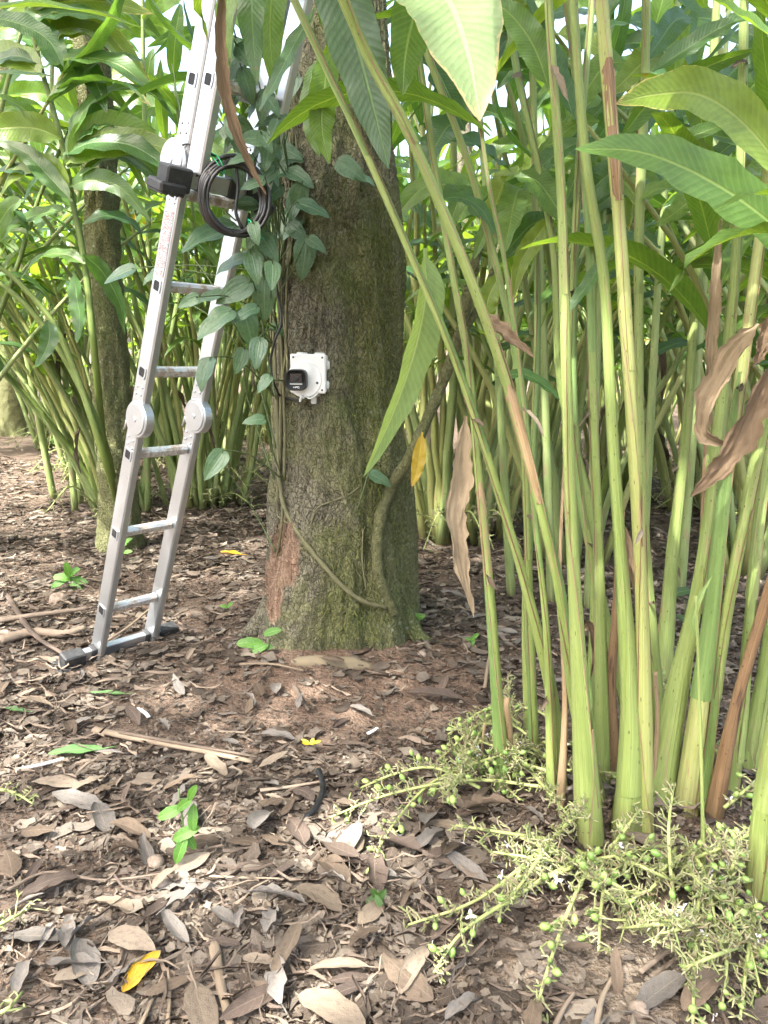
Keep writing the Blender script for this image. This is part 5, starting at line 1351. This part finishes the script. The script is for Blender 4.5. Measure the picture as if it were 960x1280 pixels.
for i, (px, py, s, ang) in enumerate(PL):
    D = 2.3 + .35 * g.random() if px < 345 else trunk_surface(px, py)[0].y - .05 - .04 * g.random()
    if px < 200: D = 2.9
    c = P(px, py, D); L = s * mpp(px, py, D) * (1.05 if i < 45 else .9); a = math.radians(ang)
    d = Vector((math.cos(a), g.uniform(-.5, .25), math.sin(a) - .1)).normalized()
    b = c - d * (L * .5)
    up = Vector((g.uniform(-.4, .4), -1.0, g.uniform(.1, 1.3)))
    m4 = Matrix.Translation(-vb) @ frame4(b, d, up) @ Matrix.Scale(L, 4)
    o = put('leaf', HEARTS[g.randrange(8)], vine, m4)
    V0 = VS[g.choice((0, 1, 2, 4))]; t = min(V0, key=lambda q: abs(q.z - (b.z - g.uniform(.0, .22))))
    if px > 420: t = trunk_surface(px - 30, py + 40)[0]
    mb = MB(); mid = t.lerp(b, .55) + Vector((0, -.03, g.uniform(-.05, .06))); tube(mb, smooth_path([t, mid, b, b + d * (L * .1)], 9), [.0030, .0028, .0026, .0024, .0022, .002, .0018, .0016, .0012], 5, cap=False)
    mb.build('petiole', M['shoot'], vine)
# bare wiry shoots between ladder and trunk
for i, (pl, D) in enumerate(((((345, 560), (320, 470), (290, 400), (255, 340), (220, 300), (196, 290)), 2.85), (((343, 600), (310, 500), (300, 440), (262, 395), (215, 370)), 2.85), (((345, 690), (318, 640), (285, 590), (268, 570)), 2.95), (((350, 350), (320, 300), (270, 250), (235, 180), (215, 80)), 2.6), (((352, 300), (318, 240), (280, 160), (235, 60)), 2.62), (((345, 500), (330, 420), (320, 330), (300, 250)), 2.8), (((358, 330), (375, 350), (384, 330)), 2.9))):
    pts = [P(x, y, D + .03 * math.sin(j * 2)) for j, (x, y) in enumerate(pl)]
    mb = MB(); tube(mb, smooth_path(pts, 24), [.0034 * (1 - .6 * j / 23) for j in range(24)], 5); mb.build('shoot', M['shoot'], vine)
# woody liana to the right of the trunk
lp = [(492, 765), (486, 752), (474, 722), (470, 690), (474, 645), (486, 612), (512, 570), (540, 510), (560, 460), (578, 405), (590, 345), (600, 300)]
pts = []
for i, (x, y) in enumerate(lp):
    if i < 6: q = trunk_surface(min(x, 500), y)[0] + Vector((.004, -.022, 0))
    else: q = P(x, y, 2.85 - .0 * i + .03 * math.sin(i))
    pts.append(q)
rw = [12, 13, 14, 15, 15, 15, 14, 14, 14, 13, 12, 10]
sm = smooth_path(pts, 70); rr = np.interp(np.linspace(0, 11, 70), range(12), rw) * .5 * mpp(480, 600, 2.85) * (1 + .10 * np.sin(np.arange(70) * 1.3))
lo = pts[0]
liana = empty('woody_liana', lo, 'dark woody liana rising from the trunk foot and leaning right', 'liana')
mb = MB(); tube(mb, sm, list(rr), 12, jit=.06); mb.build('stem', M['bark_vine'], liana)
mb = MB(); tube(mb, smooth_path([P(572, 425, 2.85), P(600, 380, 2.9), P(618, 330, 3.0), P(640, 250, 3.0)], 14), [.016 - .0007 * i for i in range(14)], 8, jit=.06); mb.build('branch', M['bark_vine'], liana)
cr = [(343, 430), (347, 520), (350, 600), (358, 638), (378, 672), (405, 706), (432, 735), (458, 752), (484, 758)]
cp = [trunk_surface(max(x, 350), y)[0] + Vector((0, -.014, 0)) if x >= 350 else P(x, y, TRUNK_Y - .14) for x, y in cr]
creeper = empty('creeper', cp[-1], 'thin green-brown creeper stem slanting across the trunk base', 'creeper')
mb = MB(); tube(mb, smooth_path(cp, 50), [.005 + .0045 * min(1, i / 25) + .0015 * math.sin(i * 1.7) for i in range(50)], 9, jit=.05); mb.build('stem', M['vine'], creeper)
for pl in ([(384, 674), (392, 645), (400, 632), (432, 620), (452, 606)], [(378, 664), (352, 648), (337, 640), (334, 625)], [(458, 738), (453, 700), (454, 660)]):
    mb = MB(); tube(mb, smooth_path([trunk_surface(max(x, 347), y)[0] + Vector((0, -.012, 0)) for x, y in pl], 16), .0032, 5); mb.build('side_shoot', M['vine'], creeper)

# ------------------------------------------------------------------ litter: a mass of broken leaf and twig
def px_density(n, seed, ymax=9.0, ymin=1.0):
    """places on the ground spread evenly over what one sees, thinning away from it"""
    g = np.random.default_rng(seed); out = []
    while len(out) < n:
        a = g.random(4 * n)
        y = ymin * (ymax / ymin) ** a
        x = g.uniform(-1, 1, 4 * n) * (y * .68 + .5)
        out = np.concatenate([np.array(out).reshape(-1, 2), np.stack([x, y], -1)])
    return out[:n], g
def bare(x, y):         # how free of litter the soil is
    d = np.hypot(x + .1, y - 2.74) + .10 * vnoise(x * 6, y * 6, 12)
    d2 = np.hypot((x - .42) * .75, (y - 1.28) * 1.6) + .10 * vnoise(x * 7, y * 7, 14)
    d3 = np.hypot((x + .2), (y - 3.2))
    return np.clip((.62 - d) / .35, 0, .62) + np.clip((.34 - d2) / .2, 0, .75)
def litter(name, n, smin, smax, seed, aspect, curl, lift, mat, label, cat, y0=1.0):
    xy, g = px_density(n, seed, 9.0, y0)
    keep = g.random(n) > bare(xy[:, 0], xy[:, 1]); xy = xy[keep]; n = len(xy)
    bd = (xy - np.array([LA.x, LA.y])); al = bd @ np.array([wd.x, wd.y]); ac = bd @ np.array([nd.x, nd.y])
    xy = xy[~((al > -.24) & (al < LW + .24) & (np.abs(ac + .03) < .075) & (g.random(n) < .9))]; n = len(xy)
    xy = xy[g.random(n) < .74 + .65 * vnoise(xy[:, 0] * 2.6, xy[:, 1] * 2.6, 61) + .25 * (smax < .04)]; n = len(xy)
    keep = np.hypot(xy[:, 0] - TB.x, xy[:, 1] - TB.y) > .36; xy = xy[keep]; n = len(xy)
    L = g.uniform(smin, smax, n) * (1 + .12 * xy[:, 1]); W = L * g.uniform(*aspect, n)
    yaw = g.uniform(0, 2 * PI, n); tilt = g.normal(0, .09, n); roll = g.normal(0, .11, n); cu = g.normal(0, curl, n); cl = g.normal(.1, curl, n)
    us, vs = np.array([-1, 0, 1.]), np.linspace(0, 1, 5)
    prof = np.array([.12, .82, 1.0, .72, .04])
    pr = np.clip(prof[None, :] * g.uniform(.6, 1.3, (n, 5)), .03, 1.1); pr[:, 0] = g.uniform(.05, .6, n); pr[:, 4] = g.uniform(.02, .5, n)
    X = us[None, None, :] * pr[:, :, None] * (W / 2)[:, None, None] + (g.normal(0, .06, (n, 5)) * L[:, None])[:, :, None]
    Y = np.broadcast_to((vs[None, :, None] - .5) * L[:, None, None], X.shape)
    Z = cu[:, None, None] * np.abs(us)[None, None, :] * W[:, None, None] * .9 + cl[:, None, None] * ((vs - .5) ** 2)[None, :, None] * 4 * L[:, None, None] * .5 + g.normal(0, .03, X.shape) * L[:, None, None]
    c, s = np.cos(roll)[:, None, None], np.sin(roll)[:, None, None]; X, Z = X * c + Z * s, Z * c - X * s
    c, s = np.cos(tilt)[:, None, None], np.sin(tilt)[:, None, None]; Y, Z = Y * c - Z * s, Z * c + Y * s
    c, s = np.cos(yaw)[:, None, None], np.sin(yaw)[:, None, None]; X, Y = X * c - Y * s, X * s + Y * c
    Z = Z - Z.min(axis=(1, 2))[:, None, None]
    x0, y0 = xy[:, 0], xy[:, 1]
    base = gz(x0, y0) + .004 + lift * np.abs(g.normal(0, 1, n)) * L
    V = np.stack([X + x0[:, None, None], Y + y0[:, None, None], Z + base[:, None, None]], -1).reshape(-1, 3)
    UV = np.broadcast_to(np.stack(np.meshgrid((us + 1) / 2, vs), -1)[None], (n, 5, 3, 2)).reshape(-1, 2)
    q = np.array([(r * 3 + c_, r * 3 + c_ + 1, r * 3 + c_ + 4, r * 3 + c_ + 3) for r in range(4) for c_ in range(2)])
    F = (np.arange(n)[:, None, None] * 15 + q[None]).reshape(-1, 4)
    return tag(put(name, np_mesh(name, V, F, UV, mat)), label, cat, kind='stuff')
litter('leaf_litter', 11500, .012, .062, 41, (.35, .75), .07, .04, M['litter'], 'brown and grey broken leaves covering the soil', 'leaf litter')
litter('leaf_crumbs', 95000, .004, .022, 42, (.25, .8), .2, .15, M['litter'], 'small crumbs of dead leaf between the larger ones', 'leaf litter')
litter('path_litter', 9500, .020, .060, 44, (.35, .8), .12, .05, M['litter'], 'dead leaves strewn on the path and farther soil', 'leaf litter', 2.6)
litter('fibre_litter', 8500, .03, .11, 43, (.025, .06), .2, .08, M['twig'], 'fine dry fibres and twiglets lying in the litter', 'litter')

# ------------------------------------------------------------------ dead leaves one can count
def dead_mesh(seed, mat, asp, prof=ovate):
    R.seed(seed); mb = MB()
    pts = droop_path(1.0, R.uniform(-.1, .45), R.uniform(.1, 1.2), 8, R.uniform(-.5, .5))
    leaf(mb, pts, asp, (R.uniform(-.3, .3), 0, 1), prof, fold=R.uniform(-.1, .45), wave=R.uniform(.03, .13), wn=R.uniform(1.5, 3.5), nw=3, nl=12, twist=R.uniform(-.7, .7), edge_noise=R.uniform(.03, .09), curl=R.uniform(-.3, .7))
    tube(mb, [pts[0], pts[0] + Vector((R.uniform(-.05, .05), -.10, .01)), pts[0] + Vector((R.uniform(-.1, .1), -.2, .0))], [.016, .013, .012], 5)
    zs = [v[2] for v in mb.v]; lo_ = min(zs); n_ = mb.n
    mb.v = [(v[0], v[1] - .5, (v[2] - lo_) * .55) for v in mb.v]
    return mb.mesh('dead_leaf', mat)
TONES = ('dry_tan', 'dry_brown', 'dry_dark', 'dry_grey')
WORD = {'dry_tan': 'tan', 'dry_brown': 'brown', 'dry_dark': 'dark', 'dry_grey': 'grey'}
DEAD = {t: [dead_mesh(500 + 20 * i + k, M[t], .42 + .07 * (k % 4), ovate if k % 3 else lance) for k in range(7)] for i, t in enumerate(TONES)}
def put_dead(px, py, Lpx, yaw, tone, label, k=None, group=None, lift=.012, tilt=0.0, name='dead_leaf', mesh=None):
    p = G(px, py, lift); L = Lpx * mpp(px, py, p.y)
    me = mesh or DEAD[tone][R.randrange(7) if k is None else k]
    o = put(name, me, None, Matrix.Translation(p) @ Matrix.Rotation(yaw, 4, 'Z') @ Matrix.Rotation(tilt, 4, 'X') @ Matrix.Scale(L, 4))
    return tag(o, label, 'leaf', group)
R.seed(3)
YL = leaf_mat('fallen_yellow_leaf', (.55, .33, .02), (.58, .36, .03), (.5, .3, .06), (1.2, 1, .5), .35, veins=12, edge=(.35, .30, .22), eamt=.4)
GL = leaf_mat('fallen_green_leaf', (.10, .21, .07), (.12, .24, .08), (.2, .3, .13), (1.3, 1.3, .6), .3, veins=14)
def flat_leaf(seed, mat, asp, prof=ovate, droop=.3):
    R.seed(seed); mb = MB(); pts = droop_path(1.0, .15, droop, 8, .2); leaf(mb, pts, asp, (0, 0, 1), prof, .15, .04, 2, 3, 12, edge_noise=.05)
    tube(mb, [pts[0], pts[0] + Vector((0, -.12, .01)), pts[0] + Vector((.03, -.25, 0))], .012, 5); mb.v = [(v[0], v[1] - .5, v[2]) for v in mb.v]
    return mb.mesh('dead_leaf', mat)
put_dead(176, 1212, 62, -.5, None, 'yellow-orange fallen leaf in the lower left', mesh=flat_leaf(1, YL, .55), name='fallen_leaf', lift=.02, tilt=.25)
put_dead(94, 941, 66, 1.9, None, 'fresh green fallen leaf with a long white stalk', mesh=flat_leaf(2, GL, .46), name='fallen_leaf', lift=.02)
put_dead(132, 868, 50, 1.65, None, 'narrow pale green fallen leaf in front of the ladder foot', mesh=flat_leaf(3, GL, .3, lance), name='fallen_leaf', lift=.015)
put_dead(287, 692, 32, 1.3, None, 'small yellow fallen leaf on the path left of the trunk', mesh=flat_leaf(4, YL, .5), name='fallen_leaf', lift=.02)
put_dead(15, 672, 60, 1.9, None, 'long yellowish fallen leaf at the left edge', mesh=flat_leaf(5, M['dry_tan'], .3, lance), name='fallen_leaf', lift=.03)
put_dead(18, 888, 34, 1.4, None, 'green leaf scrap lying at the left edge', mesh=flat_leaf(6, GL, .4), name='fallen_leaf', lift=.015)
put_dead(170, 1178, 34, 1.3, None, 'pale green leaf scrap behind the yellow leaf', mesh=flat_leaf(7, GL, .5), name='fallen_leaf', lift=.02)
put_dead(768, 1215, 58, .15, None, 'small upright golden-brown leaf beside the grey crumpled one', mesh=flat_leaf(8, M['dry_brown'], .36), name='fallen_leaf', lift=.03, tilt=1.0)
known = [(55, 826, 40, 1.2, 'dry_tan', 'round tan leaf against the black foot of the ladder'), (228, 432 + 440, 1, 0, None, None),
         (82, 1170, 84, .4, 'dry_grey', 'big grey leaf lying in the lower left'), (140, 1132, 64, 1.2, 'dry_tan', 'broad pale tan leaf with small holes'),
         (246, 1125, 74, -1.0, 'dry_grey', 'large grey-brown leaf near the seedling'), (212, 1162, 80, .9, 'dry_grey', 'long curled grey leaf below the tan one'),
         (95, 1003, 80, 1.4, 'dry_grey', 'grey crumpled leaf under the green leaf'), (70, 980, 64, 1.5, 'dry_tan', 'long tan leaf just below the green leaf'),
         (160, 1040, 66, 1.1, 'dry_brown', 'brown boat-shaped leaf left of the seedling'), (155, 1068, 60, .9, 'dry_brown', 'second brown boat-shaped leaf left of the seedling'),
         (14, 1078, 66, .3, 'dry_brown', 'brown curled leaf at the left edge'), (344, 1002, 44, 1.0, 'dry_tan', 'small tan curled leaf on the sunlit soil'),
         (400, 1122, 76, 1.0, 'dry_tan', 'broad tan leaf in front of the near plant'), (512, 1213, 90, -.2, 'dry_tan', 'upright pale brown leaf at the bottom middle'),
         (420, 1214, 80, 1.5, 'dry_tan', 'wide tan leaf at the bottom middle'), (575, 1085, 80, .9, 'dry_grey', 'grey flat leaf behind the flower stalks'),
         (506, 1125, 40, -.2, 'dry_brown', 'reddish-brown standing leaf by the flower stalks'), (600, 1018, 80, 1.2, 'dry_brown', 'brown leaf tucked under the near plant'),
         (562, 1012, 62, .4, 'dry_tan', 'narrow tan leaf strip beside the flower stalks'), (826, 1240, 92, -.8, 'dry_grey', 'silvery crumpled leaf at the bottom right'),
         (450, 888, 36, 1.0, 'dry_grey', 'round grey leaf in front of the trunk'), (545, 870, 70, 1.3, 'dry_dark', 'dark leaf heap piece right of the trunk'),
         (325, 862, 40, .4, 'dry_brown', 'brown leaf on bare soil before the trunk'), (310, 885, 36, .2, 'dry_brown', 'small brown leaf below the bare soil'),
         (220, 858, 44, .6, 'dry_grey', 'pale grey-green torn leaf before the ladder'), (40, 880, 50, 1.5, 'dry_tan', 'tan leaf left below the ladder'),
         (715, 1190, 50, 1.3, 'dry_dark', 'dark leaf under the capsules'), (560, 745, 44, 1.2, 'dry_grey', 'grey leaf beside the hanging dry leaf'),
         (625, 790, 46, 1.2, 'dry_grey', 'grey leaf behind the left cane'), (100, 1205, 90, .8, 'dry_grey', 'grey folded leaf at the lower left'), (30, 1220, 70, .3, 'dry_grey', 'pale grey crumpled leaf at the lower left edge')]
for i, (px, py, L, yaw, tone, lab) in enumerate(known):
    if tone is None: continue
    R.seed(i + 60); put_dead(px, py, L, yaw + R.uniform(-.2, .2), tone, lab, lift=.018, tilt=R.uniform(-.15, .25))
g = random.Random(15); count = 0
while count < 255:
    y = 1.05 * (5.2 / 1.05) ** g.random(); x = g.uniform(-1, 1) * (y * .52)
    if g.random() < float(bare(x, y)) or math.hypot(x - TB.x, y - TB.y) < .42: continue
    px, py = unproject_xy(x, y, float(gz(x, y)))
    if not (-20 < px < 980 and py < 1300): continue
    R.seed(1000 + count)
    tone = g.choices(TONES, (2.2, 3.5, 2.5, 5.5))[0]
    if px < 120 and py < 700: where = 'at the far left behind the ladder'
    elif px < 345 and py < 700: where = 'on the path behind the ladder'
    elif px < 240 and py < 860: where = 'beside the ladder foot'
    elif px < 340 and py < 900: where = 'between ladder and big trunk'
    elif px >= 500 and py < 720: where = 'far back among the canes'
    elif px >= 500 and py < 900: where = 'right of the big trunk'
    elif px >= 820: where = 'at the lower right under the capsules'
    elif px >= 520 and py < 1060: where = 'at the foot of the bright canes'
    elif px >= 520: where = 'under the near cardamom plant'
    elif py < 960: where = 'in front of the big trunk'
    elif px < 250 and py < 1100: where = 'left of the green seedling'
    elif px < 250: where = 'in the bottom left of the litter'
    elif py < 1100: where = 'right of the green seedling'
    else: where = 'at the bottom middle of the litter'
    L = g.choice((.055, .075, .105)) * g.uniform(.92, 1.1) * (1.25 if y < 1.8 else 1)
    p = Vector((x, y, float(gz(x, y)) + g.uniform(.008, .028)))
    dk = g.randrange(7); o = put('dead_leaf', DEAD[tone][dk], None, Matrix.Translation(p) @ Matrix.Rotation(g.uniform(0, 6.28), 4, 'Z') @ Matrix.Rotation(g.gauss(0, .18), 4, 'X') @ Matrix.Rotation(g.gauss(0, .2), 4, 'Y') @ Matrix.Scale(L, 4))
    tag(o, '%s %s %s dead leaf lying %s' % ('small' if L < .068 else 'medium-sized' if L < .095 else 'large', 'broad' if dk % 3 else 'narrow', WORD[tone], where), 'leaf', 'dead leaves on the ground'); count += 1

# ------------------------------------------------------------------ sticks, stalks and bits
def stick(pl, wpx, label, mat='twig', h=.012, name='stick', jit=.08, taper=.6, cat='stick', group='sticks on the litter'):
    pts = [G(x, y, h if not isinstance(h, tuple) else h[i]) for i, (x, y) in enumerate(pl)]
    r = wpx / 2 * mpp(*pl[0], pts[0].y); n = 8 * len(pl)
    mb = MB(); tube(mb, smooth_path(pts, n), [r * (1 - (1 - taper) * i / (n - 1)) for i in range(n)], 8, jit=jit, flat=.7)
    return tag(mb.build(name, M[mat], None, org=pts[0]), label, cat, group)
stick([(118, 912), (180, 925), (250, 938), (316, 952)], 11, 'long flat dry stalk lying left of centre', 'straw', .02)
stick([(150, 915), (230, 930), (322, 946)], 6, 'thinner dry stalk against the long flat one', 'twig', .03)
stick([(268, 1180), (276, 1230), (290, 1290)], 15, 'pale flat stalk at the bottom edge', 'straw', .02)
stick([(325, 988), (365, 983), (410, 975)], 6, 'thin stick behind the small tan leaf', 'twig', .02)
stick([(0, 800), (40, 790), (80, 792), (105, 785)], 18, 'thick grey branch on the ground behind the ladder foot', 'twig', .03)
stick([(0, 775), (50, 768), (110, 760)], 11, 'grey branch behind the thick one at the left', 'twig', .05)
stick([(10, 745), (40, 790), (80, 818)], 7, 'dark twig crossing the branches at the left', 'dry_dark', .05)
stick([(120, 765), (160, 758), (205, 752)], 6, 'thin stick seen through the lowest ladder bay', 'twig', .03)
stick([(135, 800), (165, 780), (205, 745)], 5, 'pale straw slanting behind the cross bar', 'straw', (.02, .06, .08))
stick([(305, 868), (325, 850), (340, 832)], 5, 'forked twig on the bare soil', 'twig', .015)
stick([(300, 830), (340, 830), (380, 838)], 5, 'pale twig below the trunk', 'straw', .015)
stick([(368, 858), (376, 872), (386, 888)], 7, 'short dark stick in front of the root', 'twig', .015)
stick([(606, 860), (612, 820), (620, 790)], 5, 'straw leaning behind the left cane', 'straw', (.02, .04, .06))
stick([(745, 1290), (752, 1250), (765, 1222)], 9, 'pale stalk below the golden-brown leaf', 'straw', .02)
stick([(690, 1290), (705, 1260), (718, 1240)], 8, 'pale stalk at the bottom right of centre', 'twig', .02)
stick([(800, 1215), (830, 1192), (852, 1178)], 8, 'thick rootlet by the silvery leaf', 'twig', .02)
stick([(815, 1222), (840, 1202), (862, 1185)], 7, 'second rootlet by the silvery leaf', 'twig', .02)
stick([(172, 1290), (190, 1250), (205, 1215)], 7, 'pale stalk right of the yellow leaf', 'straw', .02)
stick([(210, 1280), (212, 1240), (210, 1210)], 6, 'thin straw right of the yellow leaf', 'straw', .02)
stick([(10, 1112), (60, 1090), (130, 1100), (215, 1090)], 5, 'curved twig across the left litter', 'twig', .02)
stick([(262, 1095), (310, 1097), (350, 1098)], 4, 'thin stick right of the seedling', 'straw', .02)
stick([(20, 962), (50, 956), (80, 948)], 5, 'white stalk of the fallen green leaf', 'white_dull', .02, 'leaf_stalk', .02, 1, 'stalk', None)
stick([(398, 962), (404, 985), (392, 1012), (372, 1028)], 8, 'short end of black cable on the sunlit soil', 'cable', (.03, .025, .02, .01), 'cable_end', 0, .8, 'cable', None)
stick([(172, 886), (180, 890), (186, 896)], 6, 'white scrap below the ladder', 'white', .02, 'scrap', .1, .8, 'scrap', None)
stick([(460, 917), (466, 914), (472, 910)], 5, 'white scrap in front of the trunk', 'white', .02, 'scrap', .1, .8, 'scrap', None)
mb = MB(); p = G(388, 930, .02)
for a in (0, 1.3, 2.6, 3.9, 5.2): d = Vector((math.cos(a), math.sin(a) * .6, .3)); leaf(mb, [p, p + d * .018, p + d * .034], .016, (0, -.5, 1), ovate, .2, .05, 1, 1, 4)
tag(mb.build('fallen_flower', leaf_mat('yellow_petal', (.62, .48, .03), (.62, .5, .04), (.6, .5, .1), (1, 1, .6), .3), None, org=p), 'small yellow fallen flower in front of the trunk', 'flower')
# stones
def stone_mat():
    k = NT('stone'); o = k.n('TexCoord', out=3); nz = k.noise(o, 30, 6, .7)
    return k.pbr(k.ramp(nz, [(.3, (.12, .09, .07)), (.55, (.26, .21, .165)), (.8, (.42, .37, .31))]), .9, .2, k.bump(nz, .8, .01))
M['stone'] = stone_mat()
for i, (px, py, s, lab) in enumerate(((75, 752, 26, 'rounded brown stone behind the branches at the left'), (488, 802, 14, 'small reddish stone at the trunk foot'), (528, 818, 14, 'small pale stone right of the trunk'), (203, 1105, 22, 'pale crumbly clod below the seedling'), (195, 1078, 20, 'yellowish clod beside the seedling'), (798, 1262, 26, 'pale earth clod at the bottom right'))):
    p = G(px, py, .01); r = s / 2 * mpp(px, py, p.y); mb = MB(); blob(mb, p, r, Vector((.3, .2, 1)), .8, 12, 8)
    mb.v = [tuple(Vector(v) + (Vector(v) - p) * (.22 * float(vnoise(v[0] * 60 + i, v[1] * 60 + v[2] * 40, 33)))) for v in mb.v]
    tag(mb.build('stone', M['stone'], None, org=p), lab, 'stone')
# ------------------------------------------------------------------ seedlings
OVAL = []
for i in range(4):
    R.seed(600 + i); mb = MB(); leaf(mb, droop_path(1.0, .2, R.uniform(.3, .9), 7), .52, (0, 0, 1), ovate, .2, .03, 4, 3, 10, edge_noise=.12); OVAL.append(mb.mesh('leaf', M['seedling']))
def seedling(px, py, hpx, leaves, label, mat=None, group='seedlings in the litter'):
    b = G(px, py); u_ = mpp(px, py, b.y)
    o = empty('seedling', b, label, 'seedling', group)
    top = b + Vector((.0, 0, hpx * u_ * 1.05))
    mb = MB(); tube(mb, smooth_path([b - Vector((0, 0, .01)), b.lerp(top, .5) + Vector((.006, 0, 0)), top], 8), .0022, 6); mb.build('stem', M['shoot'], o)
    for i, (lx, ly, s, ang) in enumerate(leaves):
        p = P(lx, ly, b.y - .01 * (i % 3)); a = math.radians(ang); d = Vector((math.cos(a), -.25, math.sin(a)))
        q = p - d.normalized() * (s * u_ * .5)
        ob = put('leaf', OVAL[i % 4], o, Matrix.Translation(-b) @ frame4(q, d, Vector((.1 * (i % 3 - 1), -1, .8))) @ Matrix.Scale(s * u_, 4))
        if mat: ob.material_slots[0].link = 'OBJECT'; ob.material_slots[0].material = M[mat]
        s0 = b.lerp(top, min(1, max(0, (py - ly - 5) / max(hpx, 1)))); mb = MB(); tube(mb, [s0, q], .0014, 5); mb.build('petiole', M['shoot'], o)
    return o
seedling(228, 1082, 100, [(212, 1016, 36, 195), (232, 1005, 30, 40), (241, 990, 26, 60), (242, 1022, 34, 270), (231, 1042, 38, 200), (226, 1062, 36, 250), (238, 1050, 28, 300)], 'bright green seedling with toothed leaves in the litter')
seedling(335, 812, 40, [(312, 804, 36, 170), (322, 812, 28, 200), (341, 790, 26, 20), (340, 815, 24, 300)], 'green seedling at the left foot of the trunk', None)
seedling(515, 790, 26, [(503, 776, 20, 170), (522, 772, 24, 15), (512, 770, 20, 80), (520, 782, 18, -30)], 'small pale seedling at the right foot of the trunk')
seedling(592, 808, 16, [(588, 800, 14, 150), (594, 796, 14, 50), (590, 805, 12, 230)], 'tiny seedling right of the hanging dry leaf')
seedling(88, 735, 30, [(78, 722, 26, 165), (92, 716, 26, 30), (85, 712, 24, 95), (100, 726, 24, -15), (72, 730, 22, 200), (96, 735, 20, 330)], 'low leafy weed behind the left ladder stile')
seedling(150, 705, 40, [(146, 690, 14, 160), (155, 682, 16, 40), (160, 690, 14, 10), (154, 672, 16, 80), (160, 676, 14, 40)], 'thin seedling between the ladder stiles')
seedling(472, 1135, 24, [(466, 1124, 22, 200), (478, 1118, 22, 60), (474, 1128, 20, 300), (468, 1116, 20, 120)], 'small dark green weed in front of the near plant', 'leaf_deep')
seedling(75, 560, 36, [(60, 552, 24, 170), (76, 545, 24, 60), (88, 550, 24, 10), (68, 540, 22, 110), (84, 538, 20, 60), (52, 560, 22, 190)], 'feathery weed at the far left below the mossy trunks', None)
seedling(284, 765, 10, [(280, 758, 12, 160), (288, 756, 12, 40)], 'tiny green sprout on the path left of the trunk', None)
seedling(853, 790, 40, [(850, 740, 30, 20), (856, 775, 22, -30)], 'dark green sprout between the right canes', 'leaf_deep')

# ------------------------------------------------------------------ look-alikes: say which one, counted from the left
same = {}
for o in scene.objects:
    if o.parent is None and o.get('label') and o.get('group') in ('dead leaves on the ground', 'rows of cardamom in the background'): same.setdefault(o['label'], []).append(o)
ORD = 'leftmost second third fourth fifth sixth seventh eighth ninth tenth'.split()
for lab, os_ in same.items():
    if len(os_) < 2: continue
    os_.sort(key=lambda o: unproject_xy(*o.location)[0])
    many = lab.replace(' dead leaf lying ', ' dead leaves ').replace('cardamom clump ', 'cardamom clumps ')
    for i, o in enumerate(os_[:10]):
        o['label'] = ('leftmost of ' if i == 0 else 'rightmost of ' if i == len(os_) - 1 else ORD[i] + ' from left of ') + many
